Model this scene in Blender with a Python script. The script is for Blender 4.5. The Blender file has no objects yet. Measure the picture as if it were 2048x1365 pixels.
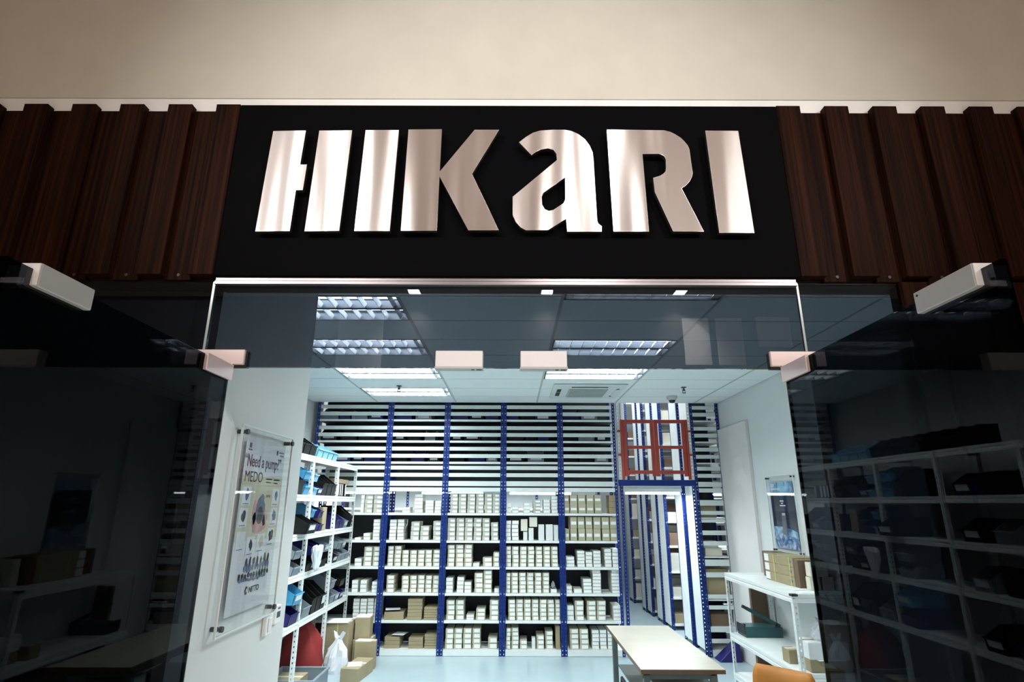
import bpy, bmesh, math, random
from mathutils import Vector, Matrix, Euler
random.seed(7)
PI = math.pi
SC = bpy.context.scene
COL = SC.collection
ZC = 1.968                      # eye height of the photographer above the floor

# ------------------------------------------------------------------ camera, world, exposure, lights
cam_d = bpy.data.cameras.new('camera'); cam = bpy.data.objects.new('camera', cam_d); COL.objects.link(cam)
cam_d.sensor_width = 36.0; cam_d.lens = 36.0 * 1124.0 / 2048.0
cam_d.clip_start = 0.02; cam_d.clip_end = 60
pitch, yaw, roll = math.radians(16.18), math.radians(-0.06), math.radians(0.206)
cam.matrix_world = (Matrix.Translation((0, 0, ZC)) @ Matrix.Rotation(-yaw, 4, 'Z') @
                    Matrix.Rotation(PI / 2 + pitch, 4, 'X') @ Matrix.Rotation(roll, 4, 'Z'))
SC.camera = cam
w = bpy.data.worlds.new('world'); SC.world = w; w.use_nodes = True
w.node_tree.nodes['Background'].inputs[0].default_value = (0.02, 0.02, 0.024, 1)
w.node_tree.nodes['Background'].inputs[1].default_value = 1.0
vs = SC.view_settings
vs.view_transform = 'Standard'; vs.look = 'None'; vs.gamma = 1.0; vs.use_curve_mapping = False
vs.exposure = 0.0
SC.cycles.max_bounces = 8; SC.cycles.diffuse_bounces = 4; SC.cycles.glossy_bounces = 5
SC.cycles.transparent_max_bounces = 24
SC.cycles.sample_clamp_indirect = 4.0
SC.cycles.use_denoising = True
try: SC.cycles.denoiser = 'OPENIMAGEDENOISE'
except Exception: pass
SC.cycles.caustics_reflective = False; SC.cycles.caustics_refractive = False

COOL = (0.88, 1.0, 1.0); WARM = (1.0, 0.9, 0.82)
def area(name, loc, sx, sy, power, color, rot=(0, 0, 0), spread=PI):
    l = bpy.data.lights.new(name, 'AREA'); l.shape = 'RECTANGLE'; l.size = sx; l.size_y = sy
    l.energy = power; l.color = color; l.spread = spread
    o = bpy.data.objects.new(name, l); o.location = loc; o.rotation_euler = rot; COL.objects.link(o)
    return o
CEIL = 1.47 + ZC                # shop ceiling 3.438
CCEIL = 4.70                    # corridor ceiling
LX = [-3.23, -2.03, -0.85, 0.37, 1.55, 2.73, 3.92]      # ceiling grid lines across
LY = [8.46 - 0.572 * k for k in range(12)]               # ceiling grid lines in depth
FIX = [(-2.03, 7.316), (-2.03, 6.172), (-2.03, 5.028), (-2.03, 3.884), (0.37, 6.172), (0.37, 5.028), (0.37, 3.312)]
P_SHOP = 86.0
for k, (fx, fy) in enumerate(FIX):
    area('luminaire_light', (fx + 0.59, fy + 0.286, CEIL + 0.062), 1.08, 0.49, P_SHOP, COOL)
# corridor downlights (in the plasterboard ceiling behind and above the photographer)
DOWN = [(x, y) for y in (-3.15, -1.0) for x in (-1.32, 0.46, 2.24)]
P_DOWN = 44.0
for x, y in DOWN:
    area('downlight_light', (x, y, CCEIL - 0.012), 0.085, 0.085, P_DOWN, WARM, spread=math.radians(95))
# unseen spots added to pool light on the sign and dim its sides
SPOTS = [Vector((-3.5, -2.2, CCEIL - 0.16)), Vector((3.7, -2.2, CCEIL - 0.16)), Vector((-1.95, -2.2, CCEIL - 0.16)), Vector((0.8, -2.2, CCEIL - 0.16))]
P_SPOT = [520.0, 520.0, 120.0, 170.0]
for q, pw in zip(SPOTS, P_SPOT):
    sp = bpy.data.lights.new('added_spot', 'SPOT'); sp.energy = pw; sp.color = (1.0, 0.955, 0.925); sp.spot_size = math.radians(36); sp.spot_blend = 1.0; sp.shadow_soft_size = 0.06
    spo = bpy.data.objects.new('added_spot', sp); COL.objects.link(spo); spo.location = q
    spo.rotation_euler = (Vector((0.08, 1.95, 3.2)) - q).to_track_quat('-Z', 'Y').to_euler()
# tubes under the walkway behind the first row of racks
BATT = [(-2.35, 9.30), (-0.95, 9.30), (0.45, 9.30), (2.12, 8.80), (3.25, 9.78)]
P_BATT = 30.0
for x, y in BATT:
    area('tube_light', (x, y, 2.105), 1.0 if x != 2.12 else 0.8, 0.05, P_BATT, (0.86, 0.95, 1.0))
UPB = [(2.05, 9.6), (2.05, 11.6), (-0.8, 9.6), (3.2, 9.9)]
P_UP = 70.0
for x, y in UPB:
    area('upper_light', (x, y, 5.02), 1.2, 0.08, P_UP, (0.88, 0.96, 1.0))

# ------------------------------------------------------------------ materials
def mat(name, color, rough=0.5, metal=0.0, spec=0.5, noise=0.06, nscale=6.0, emit=None, estr=0.0, aniso=0.0):
    m = bpy.data.materials.new(name); m.use_nodes = True
    nt = m.node_tree; b = nt.nodes['Principled BSDF']
    b.inputs['Roughness'].default_value = rough; b.inputs['Metallic'].default_value = metal
    b.inputs['Specular IOR Level'].default_value = spec
    b.inputs['Base Color'].default_value = (*color, 1)
    if noise:
        tc = nt.nodes.new('ShaderNodeTexCoord'); n = nt.nodes.new('ShaderNodeTexNoise')
        n.inputs['Scale'].default_value = nscale; n.inputs['Detail'].default_value = 3
        nt.links.new(tc.outputs['Object'], n.inputs['Vector'])
        r = nt.nodes.new('ShaderNodeValToRGB')
        r.color_ramp.elements[0].position = 0.3; r.color_ramp.elements[1].position = 0.7
        r.color_ramp.elements[0].color = (*[c * (1 - noise) for c in color], 1)
        r.color_ramp.elements[1].color = (*[min(1, c * (1 + noise)) for c in color], 1)
        nt.links.new(n.outputs['Fac'], r.inputs['Fac']); nt.links.new(r.outputs['Color'], b.inputs['Base Color'])
    if emit:
        b.inputs['Emission Color'].default_value = (*emit, 1); b.inputs['Emission Strength'].default_value = estr
    if aniso:
        b.inputs['Anisotropic'].default_value = aniso
    return m

def glass(name, tint, refl=1.0):
    """clear or film-tinted sheet: each face lets tint through and mirrors by its angle (Schlick, n = 1.5)"""
    m = bpy.data.materials.new(name); m.use_nodes = True; nt = m.node_tree
    nt.nodes.remove(nt.nodes['Principled BSDF']); out = nt.nodes['Material Output']
    lw = nt.nodes.new('ShaderNodeLayerWeight'); lw.inputs['Blend'].default_value = 0.5
    p = nt.nodes.new('ShaderNodeMath'); p.operation = 'POWER'; p.inputs[1].default_value = 5.0
    nt.links.new(lw.outputs['Facing'], p.inputs[0])
    a = nt.nodes.new('ShaderNodeMath'); a.operation = 'MULTIPLY_ADD'
    a.inputs[1].default_value = 0.96 * refl; a.inputs[2].default_value = 0.04 * refl
    nt.links.new(p.outputs[0], a.inputs[0])
    t = nt.nodes.new('ShaderNodeBsdfTransparent'); t.inputs[0].default_value = (*tint, 1)
    g = nt.nodes.new('ShaderNodeBsdfGlossy'); g.inputs['Roughness'].default_value = 0.0
    g.inputs['Color'].default_value = (0.95, 0.97, 1.0, 1)
    mx = nt.nodes.new('ShaderNodeMixShader')
    nt.links.new(a.outputs[0], mx.inputs[0]); nt.links.new(t.outputs[0], mx.inputs[1]); nt.links.new(g.outputs[0], mx.inputs[2])
    nt.links.new(mx.outputs[0], out.inputs[0])
    return m

def wood(name, c0, c1, sc=(40, 40, 0.6), rough=0.5, spec=0.03):
    m = mat(name, c0, rough, 0, spec, noise=0); nt = m.node_tree; b = nt.nodes['Principled BSDF']
    tc = nt.nodes.new('ShaderNodeTexCoord'); mp = nt.nodes.new('ShaderNodeMapping'); mp.inputs['Scale'].default_value = sc
    n = nt.nodes.new('ShaderNodeTexNoise'); n.inputs['Scale'].default_value = 1.6; n.inputs['Detail'].default_value = 5
    n.inputs['Roughness'].default_value = 0.7
    nt.links.new(tc.outputs['Object'], mp.inputs[0]); nt.links.new(mp.outputs[0], n.inputs['Vector'])
    r = nt.nodes.new('ShaderNodeValToRGB'); e = r.color_ramp.elements
    e[0].position = 0.36; e[1].position = 0.66; e[0].color = (*c0, 1); e[1].color = (*c1, 1)
    nt.links.new(n.outputs['Fac'], r.inputs['Fac']); nt.links.new(r.outputs['Color'], b.inputs['Base Color'])
    return m

def brushed(name):
    m = mat(name, (0.93, 0.87, 0.85), 0.28, 1.0, 0.5, noise=0); nt = m.node_tree; b = nt.nodes['Principled BSDF']
    tc = nt.nodes.new('ShaderNodeTexCoord')
    mp = nt.nodes.new('ShaderNodeMapping'); mp.inputs['Scale'].default_value = (1.3, 1, 40)
    n = nt.nodes.new('ShaderNodeTexNoise'); n.inputs['Scale'].default_value = 9; n.inputs['Detail'].default_value = 4
    nt.links.new(tc.outputs['Object'], mp.inputs[0]); nt.links.new(mp.outputs[0], n.inputs['Vector'])
    mp2 = nt.nodes.new('ShaderNodeMapping'); mp2.inputs['Scale'].default_value = (7.0, 1, 0.5)
    n2 = nt.nodes.new('ShaderNodeTexNoise'); n2.inputs['Scale'].default_value = 1.0; n2.inputs['Detail'].default_value = 1
    nt.links.new(tc.outputs['Object'], mp2.inputs[0]); nt.links.new(mp2.outputs[0], n2.inputs['Vector'])
    b1 = nt.nodes.new('ShaderNodeBump'); b1.inputs['Strength'].default_value = 1.0; b1.inputs['Distance'].default_value = 0.013
    nt.links.new(n2.outputs['Fac'], b1.inputs['Height'])
    b2 = nt.nodes.new('ShaderNodeBump'); b2.inputs['Strength'].default_value = 0.06; b2.inputs['Distance'].default_value = 0.002
    nt.links.new(n.outputs['Fac'], b2.inputs['Height']); nt.links.new(b1.outputs[0], b2.inputs['Normal'])
    nt.links.new(b2.outputs[0], b.inputs['Normal'])
    tg = nt.nodes.new('ShaderNodeTangent'); tg.direction_type = 'RADIAL'; tg.axis = 'Z'
    nt.links.new(tg.outputs[0], b.inputs['Tangent'])
    b.inputs['Anisotropic'].default_value = 0.85; b.inputs['Anisotropic Rotation'].default_value = 0.25
    return m

def printed(name, paper=(0.88, 0.89, 0.87), ink=(0.34, 0.34, 0.36), sx=210, sz=400):
    """white sticker with small rows of dark print"""
    m = mat(name, paper, 0.6, 0, 0.3, noise=0); nt = m.node_tree; b = nt.nodes['Principled BSDF']
    tc = nt.nodes.new('ShaderNodeTexCoord'); mp = nt.nodes.new('ShaderNodeMapping'); mp.inputs['Scale'].default_value = (sx, 1, sz)
    n = nt.nodes.new('ShaderNodeTexNoise'); n.inputs['Scale'].default_value = 1.0; n.inputs['Detail'].default_value = 0
    nt.links.new(tc.outputs['Object'], mp.inputs[0]); nt.links.new(mp.outputs[0], n.inputs['Vector'])
    r = nt.nodes.new('ShaderNodeValToRGB'); e = r.color_ramp.elements
    e[0].position = 0.20; e[1].position = 0.34; e[0].color = (*ink, 1); e[1].color = (*paper, 1)
    nt.links.new(n.outputs['Fac'], r.inputs['Fac']); nt.links.new(r.outputs['Color'], b.inputs['Base Color'])
    return m

M = {}
M['bulkhead'] = mat('beige_bulkhead_paint', (0.64, 0.62, 0.545), 0.85, noise=0.03)
M['ceil_out'] = mat('corridor_plaster', (0.80, 0.74, 0.71), 0.9, noise=0.03)
M['trim_white'] = mat('trim_white_paint', (0.92, 0.92, 0.90), 0.5)
M['dark_sub'] = mat('dark_substrate', (0.012, 0.011, 0.011), 0.6)
M['wood'] = wood('zebrano_laminate', (0.0070, 0.0028, 0.0020), (0.038, 0.0130, 0.0062), (46, 46, 0.55))
M['black'] = mat('black_sign_board', (0.0028, 0.0028, 0.0036), 0.6, spec=0.02)
M['steel_brushed'] = brushed('brushed_steel_letter')
M['side_dark'] = mat('letter_return', (0.02, 0.02, 0.02), 0.4)
M['alu'] = mat('aluminium_channel', (0.26, 0.235, 0.24), 0.32, 1.0, noise=0.03)
M['polish'] = mat('patch_steel_pink_reflection', (0.80, 0.64, 0.61), 0.25, 0.30, noise=0.02)  # pinkish reflection of the corridor put into the steel colour
M['lockwhite'] = mat('satin_white_metal', (0.80, 0.78, 0.78), 0.45, noise=0.02)
M['lockgrey'] = mat('satin_grey_metal', (0.50, 0.52, 0.52), 0.42, noise=0.03)
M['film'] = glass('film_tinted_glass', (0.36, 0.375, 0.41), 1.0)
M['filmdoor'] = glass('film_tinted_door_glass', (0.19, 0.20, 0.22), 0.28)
M['acrylic'] = glass('clear_acrylic', (0.97, 0.98, 0.98), 0.45)
M['glassedge'] = mat('glass_edge', (0.42, 0.48, 0.47), 0.2, noise=0.05)
M['acedge'] = mat('acrylic_edge_lit', (0.78, 0.84, 0.82), 0.3, noise=0.03)  # pale tone stands for light carried to the sheet's edges
M['wall'] = mat('white_wall_paint', (0.74, 0.75, 0.745), 0.85, noise=0.02, nscale=2)
M['wallpink'] = mat('white_panel_paint', (0.76, 0.72, 0.70), 0.8, noise=0.02)
M['wallgrey'] = mat('grey_warehouse_paint', (0.42, 0.44, 0.45), 0.85, noise=0.04)
M['floor'] = mat('grey_blue_epoxy_floor', (0.38, 0.475, 0.515), 0.28, spec=0.5, noise=0.05, nscale=2)
M['floor_out'] = mat('corridor_floor_tile', (0.50, 0.44, 0.39), 0.35, noise=0.05)
M['wall_out'] = mat('corridor_wall_paint', (0.55, 0.48, 0.44), 0.8, noise=0.03)
M['tile'] = mat('mineral_ceiling_tile', (0.82, 0.87, 0.87), 0.9, noise=0.02, nscale=30)
M['runner'] = mat('ceiling_runner', (0.48, 0.51, 0.51), 0.6)
M['void'] = mat('ceiling_void', (0.09, 0.10, 0.10), 0.9)
M['white'] = mat('white_powder_coat', (0.78, 0.80, 0.79), 0.45, noise=0.03)
M['strip'] = mat('white_guard_strip', (0.72, 0.76, 0.74), 0.5, noise=0.04)
M['blue'] = mat('blue_powder_coat', (0.004, 0.022, 0.150), 0.42, spec=0.3, noise=0.08)
M['red'] = mat('red_oxide_paint', (0.36, 0.045, 0.030), 0.5, noise=0.10)
M['tube'] = mat('lit_tube', (0.9, 0.9, 0.9), 0.4, noise=0, emit=(0.90, 0.96, 1.0), estr=14.0)
M['tube2'] = mat('lit_batten_tube', (0.9, 0.9, 0.9), 0.4, noise=0, emit=(0.80, 0.90, 1.0), estr=22.0)
M['downlit'] = mat('lit_downlight', (0.9, 0.9, 0.9), 0.4, noise=0, emit=(1.0, 0.97, 0.93), estr=50.0)
M['plate'] = mat('grey_mirror_reflector', (0.075, 0.085, 0.10), 0.4)
M['boardshade'] = mat('shaded_shelf_board', (0.085, 0.10, 0.098), 0.7, noise=0.05)  # underside shade of the upper shelves put into the board colour
M['reflector'] = mat('white_louvre_reflector', (0.84, 0.86, 0.88), 0.35, noise=0.02)
M['acwhite'] = mat('air_unit_plastic', (0.70, 0.73, 0.72), 0.5, noise=0.02)
M['acgrille'] = mat('air_unit_grille', (0.36, 0.40, 0.39), 0.6, noise=0.05)
M['dark'] = mat('dark_plastic', (0.012, 0.013, 0.015), 0.45)
M['darkgrey'] = mat('dark_grey_plastic', (0.06, 0.065, 0.07), 0.5)
M['steel'] = mat('plain_steel', (0.55, 0.55, 0.56), 0.3, 1.0, noise=0.04)
M['backdark'] = mat('dark_gap_shade', (0.016, 0.018, 0.028), 0.6)  # darkness of the gaps behind the open shelves, as a colour
M['backmid'] = mat('grey_gap_shade', (0.030, 0.036, 0.038), 0.6)  # dimness behind the guard strips put into the colour
M['carton_w'] = mat('pale_carton_board', (0.55, 0.54, 0.48), 0.8, noise=0.06)
M['carton_g'] = mat('grey_carton_board', (0.48, 0.47, 0.41), 0.8, noise=0.06)
M['carton_k'] = mat('kraft_grey_carton_board', (0.50, 0.46, 0.34), 0.8, noise=0.07)
M['carton_o'] = mat('large_kraft_carton_board', (0.43, 0.39, 0.27), 0.8, noise=0.07)
M['kraft'] = mat('brown_kraft_board', (0.33, 0.265, 0.16), 0.85, noise=0.08)
M['kraftd'] = mat('dark_brown_board', (0.16, 0.10, 0.065), 0.85, noise=0.08)
M['cream'] = mat('cream_carton_board', (0.70, 0.66, 0.55), 0.8, noise=0.04)
M['sticker'] = printed('printed_sticker')
M['speckle'] = printed('printed_tall_carton', (0.72, 0.74, 0.72), (0.30, 0.33, 0.36), 140, 110)
M['paper'] = mat('white_paper', (0.82, 0.83, 0.83), 0.7, noise=0.02)
M['bin_black'] = mat('black_bin_plastic', (0.007, 0.007, 0.008), 0.45, spec=0.2)
M['bin_navy'] = mat('navy_bin_plastic', (0.016, 0.014, 0.115), 0.4, spec=0.3)
M['bin_light'] = mat('light_blue_bin_plastic', (0.24, 0.52, 0.70), 0.35)
M['bin_cyan'] = mat('bright_blue_bin_plastic', (0.06, 0.30, 0.52), 0.35)
M['bin_grey'] = mat('grey_bin_plastic', (0.22, 0.26, 0.30), 0.4)
M['bag'] = mat('white_carrier_bag', (0.74, 0.75, 0.80), 0.45, noise=0.04)
M['redbag'] = mat('dark_red_cloth', (0.21, 0.012, 0.012), 0.8, noise=0.15)
M['tabletop'] = mat('beech_table_laminate', (0.47, 0.425, 0.355), 0.24, spec=0.5, noise=0.05, nscale=3)
M['tableedge'] = mat('brown_table_edge', (0.13, 0.065, 0.035), 0.45)
M['tableleg'] = mat('grey_green_table_leg', (0.13, 0.15, 0.14), 0.5)
M['green'] = mat('dark_green_enamel', (0.018, 0.075, 0.085), 0.35)
M['orange'] = mat('orange_upholstery', (0.36, 0.125, 0.006), 0.6, noise=0.08)
M['strap'] = mat('yellow_strap', (0.55, 0.52, 0.14), 0.5)
M['bluemark'] = mat('blue_print', (0.05, 0.07, 0.28), 0.6)
M['ink'] = mat('black_ink', (0.018, 0.018, 0.022), 0.6, noise=0)
M['purple'] = mat('purple_ink', (0.075, 0.025, 0.085), 0.6, noise=0)
M['pinkhand'] = mat('skin_print', (0.50, 0.30, 0.29), 0.7, noise=0.2, nscale=30)
M['khaki'] = mat('khaki_print', (0.50, 0.48, 0.36), 0.7, noise=0.08)
M['bluegrey'] = mat('blue_grey_print', (0.10, 0.13, 0.22), 0.6, noise=0.3, nscale=60)
M['pdark'] = mat('night_blue_print', (0.012, 0.020, 0.042), 0.6, spec=0.1, noise=0.3, nscale=5)
M['posterpaper'] = mat('poster_paper', (0.60, 0.62, 0.66), 0.6, noise=0.03)
def cloudprint(name, c0, c1, s):
    m = mat(name, c0, 0.6, spec=0.1, noise=0.0); nt = m.node_tree; b = nt.nodes['Principled BSDF']
    tc = nt.nodes.new('ShaderNodeTexCoord'); n = nt.nodes.new('ShaderNodeTexNoise'); n.inputs['Scale'].default_value = s
    n.inputs['Detail'].default_value = 6; n.inputs['Distortion'].default_value = 1.2
    nt.links.new(tc.outputs['Object'], n.inputs['Vector'])
    r = nt.nodes.new('ShaderNodeValToRGB'); e = r.color_ramp.elements
    e[0].position = 0.42; e[1].position = 0.66; e[0].color = (*c0, 1); e[1].color = (*c1, 1)
    nt.links.new(n.outputs['Fac'], r.inputs['Fac']); nt.links.new(r.outputs['Color'], b.inputs['Base Color'])
    return m
M['earth'] = cloudprint('earth_print', (0.04, 0.12, 0.32), (0.65, 0.75, 0.85), 9)
M['flare'] = cloudprint('flare_print', (0.05, 0.14, 0.28), (0.40, 0.62, 0.80), 5)

# ------------------------------------------------------------------ mesh helpers
ORG = {}
def org(o):
    return ORG.get(o.name, Vector((0, 0, 0)))
class MB:
    """collects world-space solids that become ONE mesh object"""
    def __init__(s): s.v = []; s.f = []; s.mi = []; s.sm = []
    def add(s, vs, fs, mi=0, smooth=False):
        b = len(s.v); s.v += [Vector(p) for p in vs]
        for f in fs: s.f.append([i + b for i in f]); s.mi.append(mi); s.sm.append(smooth)
        return s
    def box(s, x0, x1, y0, y1, z0, z1, mi=0):
        return s.add([(x0, y0, z0), (x1, y0, z0), (x1, y1, z0), (x0, y1, z0), (x0, y0, z1), (x1, y0, z1), (x1, y1, z1), (x0, y1, z1)],
                     [(3, 2, 1, 0), (4, 5, 6, 7), (0, 1, 5, 4), (1, 2, 6, 5), (2, 3, 7, 6), (3, 0, 4, 7)], mi)
    def hexa(s, p, mi=0):
        return s.add(p, [(3, 2, 1, 0), (4, 5, 6, 7), (0, 1, 5, 4), (1, 2, 6, 5), (2, 3, 7, 6), (3, 0, 4, 7)], mi)
    def bar(s, p, q, wd, ht, mi=0, up=(0, 0, 1)):
        p, q = Vector(p), Vector(q); d = (q - p).normalized(); u = Vector(up)
        if abs(d.dot(u)) > 0.98: u = Vector((0, 1, 0))
        r = d.cross(u).normalized() * wd / 2; n = r.cross(d).normalized() * ht / 2
        return s.hexa([p - r - n, p + r - n, q + r - n, q - r - n, p - r + n, p + r + n, q + r + n, q - r + n], mi)
    def cyl(s, p, q, r, n=14, r2=None, mi=0, cap=True):
        p, q = Vector(p), Vector(q); d = (q - p).normalized(); u = Vector((0, 0, 1)) if abs(d.z) < 0.9 else Vector((1, 0, 0))
        a = d.cross(u).normalized(); b = d.cross(a).normalized(); r2 = r if r2 is None else r2
        vs = [p + (a * math.cos(2 * PI * k / n) + b * math.sin(2 * PI * k / n)) * r for k in range(n)]
        vs += [q + (a * math.cos(2 * PI * k / n) + b * math.sin(2 * PI * k / n)) * r2 for k in range(n)]
        s.add(vs, [(k, (k + 1) % n, n + (k + 1) % n, n + k) for k in range(n)], mi, True)
        if cap: s.add(vs[:n], [tuple(range(n))[::-1]], mi); s.add(vs[n:], [tuple(range(n))], mi)
        return s
    def tube(s, pts, r, n=8, mi=0):
        for a, b in zip(pts[:-1], pts[1:]): s.cyl(a, b, r, n, mi=mi)
        return s
    def lathe(s, c, prof, n=20, axis=2, mi=0):
        c = Vector(c); vs = []
        for (r, h) in prof:
            for k in range(n):
                a = 2 * PI * k / n; q = [r * math.cos(a), r * math.sin(a), h]
                if axis == 0: q = [h, r * math.cos(a), r * math.sin(a)]
                if axis == 1: q = [r * math.sin(a), h, r * math.cos(a)]
                vs.append(c + Vector(q))
        fs = [(i * n + k, i * n + (k + 1) % n, (i + 1) * n + (k + 1) % n, (i + 1) * n + k) for i in range(len(prof) - 1) for k in range(n)]
        return s.add(vs, fs, mi, True)
    def prism(s, pts, vec, mi=0):
        n = len(pts); v = Vector(vec); a = [Vector(p) for p in pts]; b = [p + v for p in a]
        return s.add(a + b, [tuple(range(n))[::-1], tuple(range(n, 2 * n))] + [(k, (k + 1) % n, n + (k + 1) % n, n + k) for k in range(n)], mi)
    def mesh(s, name, mats, o=Vector((0, 0, 0)), bevel=0.0, fix=True):
        me = bpy.data.meshes.new(name)
        me.from_pydata([tuple(p - o) for p in s.v], [], s.f); me.validate()
        for m in mats: me.materials.append(m)
        if len(me.polygons) == len(s.f):
            me.polygons.foreach_set('material_index', s.mi); me.polygons.foreach_set('use_smooth', s.sm)
        if bevel or fix:
            bm = bmesh.new(); bm.from_mesh(me)
            if bevel: bmesh.ops.bevel(bm, geom=bm.edges[:], offset=bevel, segments=1, affect='EDGES', clamp_overlap=True)
            if fix: bmesh.ops.recalc_face_normals(bm, faces=bm.faces[:])
            bm.to_mesh(me); bm.free()
        return me
    def build(s, name, m, parent=None, bevel=0.0, at=None, fix=True, local=False):
        """one object; at = its own origin (world) when top-level"""
        mats = m if isinstance(m, (list, tuple)) else [m]
        o0 = org(parent) if parent else Vector(at or (0, 0, 0))
        ob = bpy.data.objects.new(name, s.mesh(name, mats, Vector((0, 0, 0)) if local else o0, bevel, fix)); COL.objects.link(ob)
        if parent: ob.parent = parent
        else: ob.location = o0
        ORG[ob.name] = o0
        return ob
def inst(name, me, parent, loc, rz=0.0, scale=None):
    """another object of a shared mesh, at a world place"""
    ob = bpy.data.objects.new(name, me); COL.objects.link(ob)
    if parent: ob.parent = parent; ob.location = Vector(loc) - org(parent)
    else: ob.location = loc
    ob.rotation_euler = (0, 0, rz)
    if scale: ob.scale = scale
    ORG[ob.name] = Vector(loc)
    return ob
def tag(o, label, cat, group=None):
    o['label'] = label; o['category'] = cat
    if group: o['group'] = group
    return o
def thing(name, label, cat, loc, group=None):
    o = bpy.data.objects.new(name, None); COL.objects.link(o); o.location = loc; o.empty_display_size = 0.1
    ORG[o.name] = Vector(loc)
    return tag(o, label, cat, group)
def struct(o): o['kind'] = 'structure'; return o
def sempty(name, loc=(0, 0, 0)):
    o = bpy.data.objects.new(name, None); COL.objects.link(o); o.location = loc; ORG[o.name] = Vector(loc)
    return struct(o)
def clone(o, loc, label, rz=0.0, group=None):
    """a copy of a thing with copies of its parts and their parts, sharing meshes"""
    r = o.copy(); COL.objects.link(r); r.location = loc; r.rotation_euler = (0, 0, rz); r['label'] = label; ORG[r.name] = Vector(loc)
    if group: r['group'] = group
    for c in o.children:
        d = c.copy(); COL.objects.link(d); d.parent = r
        for g in c.children:
            e = g.copy(); COL.objects.link(e); e.parent = d
    return r
DG = None
def text_obj(name, txt, size, m, parent, loc, rot, sx=1.0, extrude=0.0004, align='LEFT', bold=0.0):
    cu = bpy.data.curves.new(name, 'FONT'); cu.body = txt; cu.size = size; cu.extrude = extrude; cu.align_x = align
    cu.offset = bold; cu.resolution_u = 3
    t = bpy.data.objects.new(name, cu); COL.objects.link(t)
    bpy.context.view_layer.update()
    me = bpy.data.meshes.new_from_object(t.evaluated_get(bpy.context.evaluated_depsgraph_get()))
    COL.objects.unlink(t); bpy.data.objects.remove(t)
    me.materials.clear(); me.materials.append(m)
    R = Euler(rot).to_matrix().to_4x4() @ Matrix.Diagonal((sx, 1, 1, 1))
    me.transform(R)
    o = bpy.data.objects.new(name, me); COL.objects.link(o); o.parent = parent; o.location = Vector(loc) - org(parent)
    return o
def shape2d(name, outer, holes, y_front, depth, m, parent):
    """flat outline in the facade plane (x, z) cut from sheet, front at y_front"""
    cu = bpy.data.curves.new(name, 'CURVE'); cu.dimensions = '2D'; cu.fill_mode = 'BOTH'; cu.extrude = depth / 2; cu.bevel_depth = 0.0008
    for pts in [outer] + holes:
        sp = cu.splines.new('POLY'); sp.points.add(len(pts) - 1); sp.use_cyclic_u = True
        for p, (x, z) in zip(sp.points, pts): p.co = (x, z, 0, 1)
    t = bpy.data.objects.new(name, cu); COL.objects.link(t); bpy.context.view_layer.update()
    me = bpy.data.meshes.new_from_object(t.evaluated_get(bpy.context.evaluated_depsgraph_get()))
    COL.objects.unlink(t); bpy.data.objects.remove(t)
    me.transform(Matrix.Translation((0, y_front + depth / 2, 0)) @ Matrix.Rotation(PI / 2, 4, 'X'))
    me.transform(Matrix.Translation(-org(parent)))
    me.materials.clear()
    for q in m: me.materials.append(q)
    for p in me.polygons: p.material_index = 0 if p.normal.y < -0.9 else 1
    o = bpy.data.objects.new(name, me); COL.objects.link(o); o.parent = parent
    ORG[o.name] = org(parent)
    return o

# ------------------------------------------------------------------ the setting: corridor, shopfront wall, shop shell
YF = 1.95
def shell(name, x0, x1, y0, y1, z0, z1, m):
    return struct(MB().box(x0, x1, y0, y1, z0, z1).build(name, m))
shell('floor', -3.1, 4.6, 1.95, 14.6, -0.08, 0.0, M['floor'])
shell('corridor_floor', -6.0, 6.0, -3.5, 1.95, -0.08, 0.0, M['floor_out'])
shell('corridor_ceiling', -6.0, 6.0, -3.5, 1.96, CCEIL, CCEIL + 0.12, M['ceil_out'])
cb = shell('corridor_wall_back', -6.0, 6.0, -3.5, -3.4, 0.0, CCEIL, M['wall_out'])
MB().box(-6, 6, -3.4, -3.37, 2.9, CCEIL).build('dark_fascia', M['dark_sub'], cb)
MB().box(-0.20, -0.13, -3.37, -3.33, 3.85, CCEIL).box(-1.0, 0.7, -3.37, -3.33, 3.80, 3.88).build('dark_frame', M['ink'], cb)
for xa, xb, za, zb in ((2.3, 2.65, 3.75, 4.4), (2.75, 3.1, 3.75, 4.4), (3.3, 3.75, 4.0, 4.42), (-2.35, -1.75, 3.7, 4.5)): MB().box(xa, xb, -3.37, -3.35, za, zb).build('pale_panel', M['trim_white'], cb)
shell('corridor_wall_left', -6.1, -6.0, -3.5, 2.0, 0.0, CCEIL, M['wall_out'])
shell('corridor_wall_right', 6.0, 6.1, -3.5, 2.0, 0.0, CCEIL, M['wall_out'])
shell('wall_left', -3.12, -3.0, 2.05, 14.5, 0.0, 5.2, M['wall'])
shell('wall_right', 3.1, 3.22, 2.05, 8.53, 0.0, CEIL + 0.05, M['wall'])
shell('warehouse_wall_right', 4.5, 4.6, 8.5, 14.5, 0.0, 5.2, M['wallgrey'])
shell('warehouse_wall_front', -3.0, 4.5, 8.33, 8.385, CEIL + 0.20, 5.2, M['wallgrey'])
shell('warehouse_wall_back', -3.0, 4.5, 14.5, 14.6, 0.0, 5.2, M['wallgrey'])
shell('warehouse_ceiling', -3.1, 4.6, 8.4, 14.6, 5.2, 5.3, M['wallgrey'])
shell('warehouse_wall_side', 3.22, 4.5, 8.45, 8.53, 0.0, 3.5, M['wallgrey'])
# pillar beside the entrance that carries the pump poster
shell('wall_pillar', -2.35, -1.12, 2.04, 3.04, 0.0, CEIL, M['wall'])
# proud wall panel at the far right
struct(MB().box(3.055, 3.1, 7.40, 8.50, 0.0, 1.068 + ZC).build('trim_3', M['wallpink'], bevel=0.004))

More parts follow.
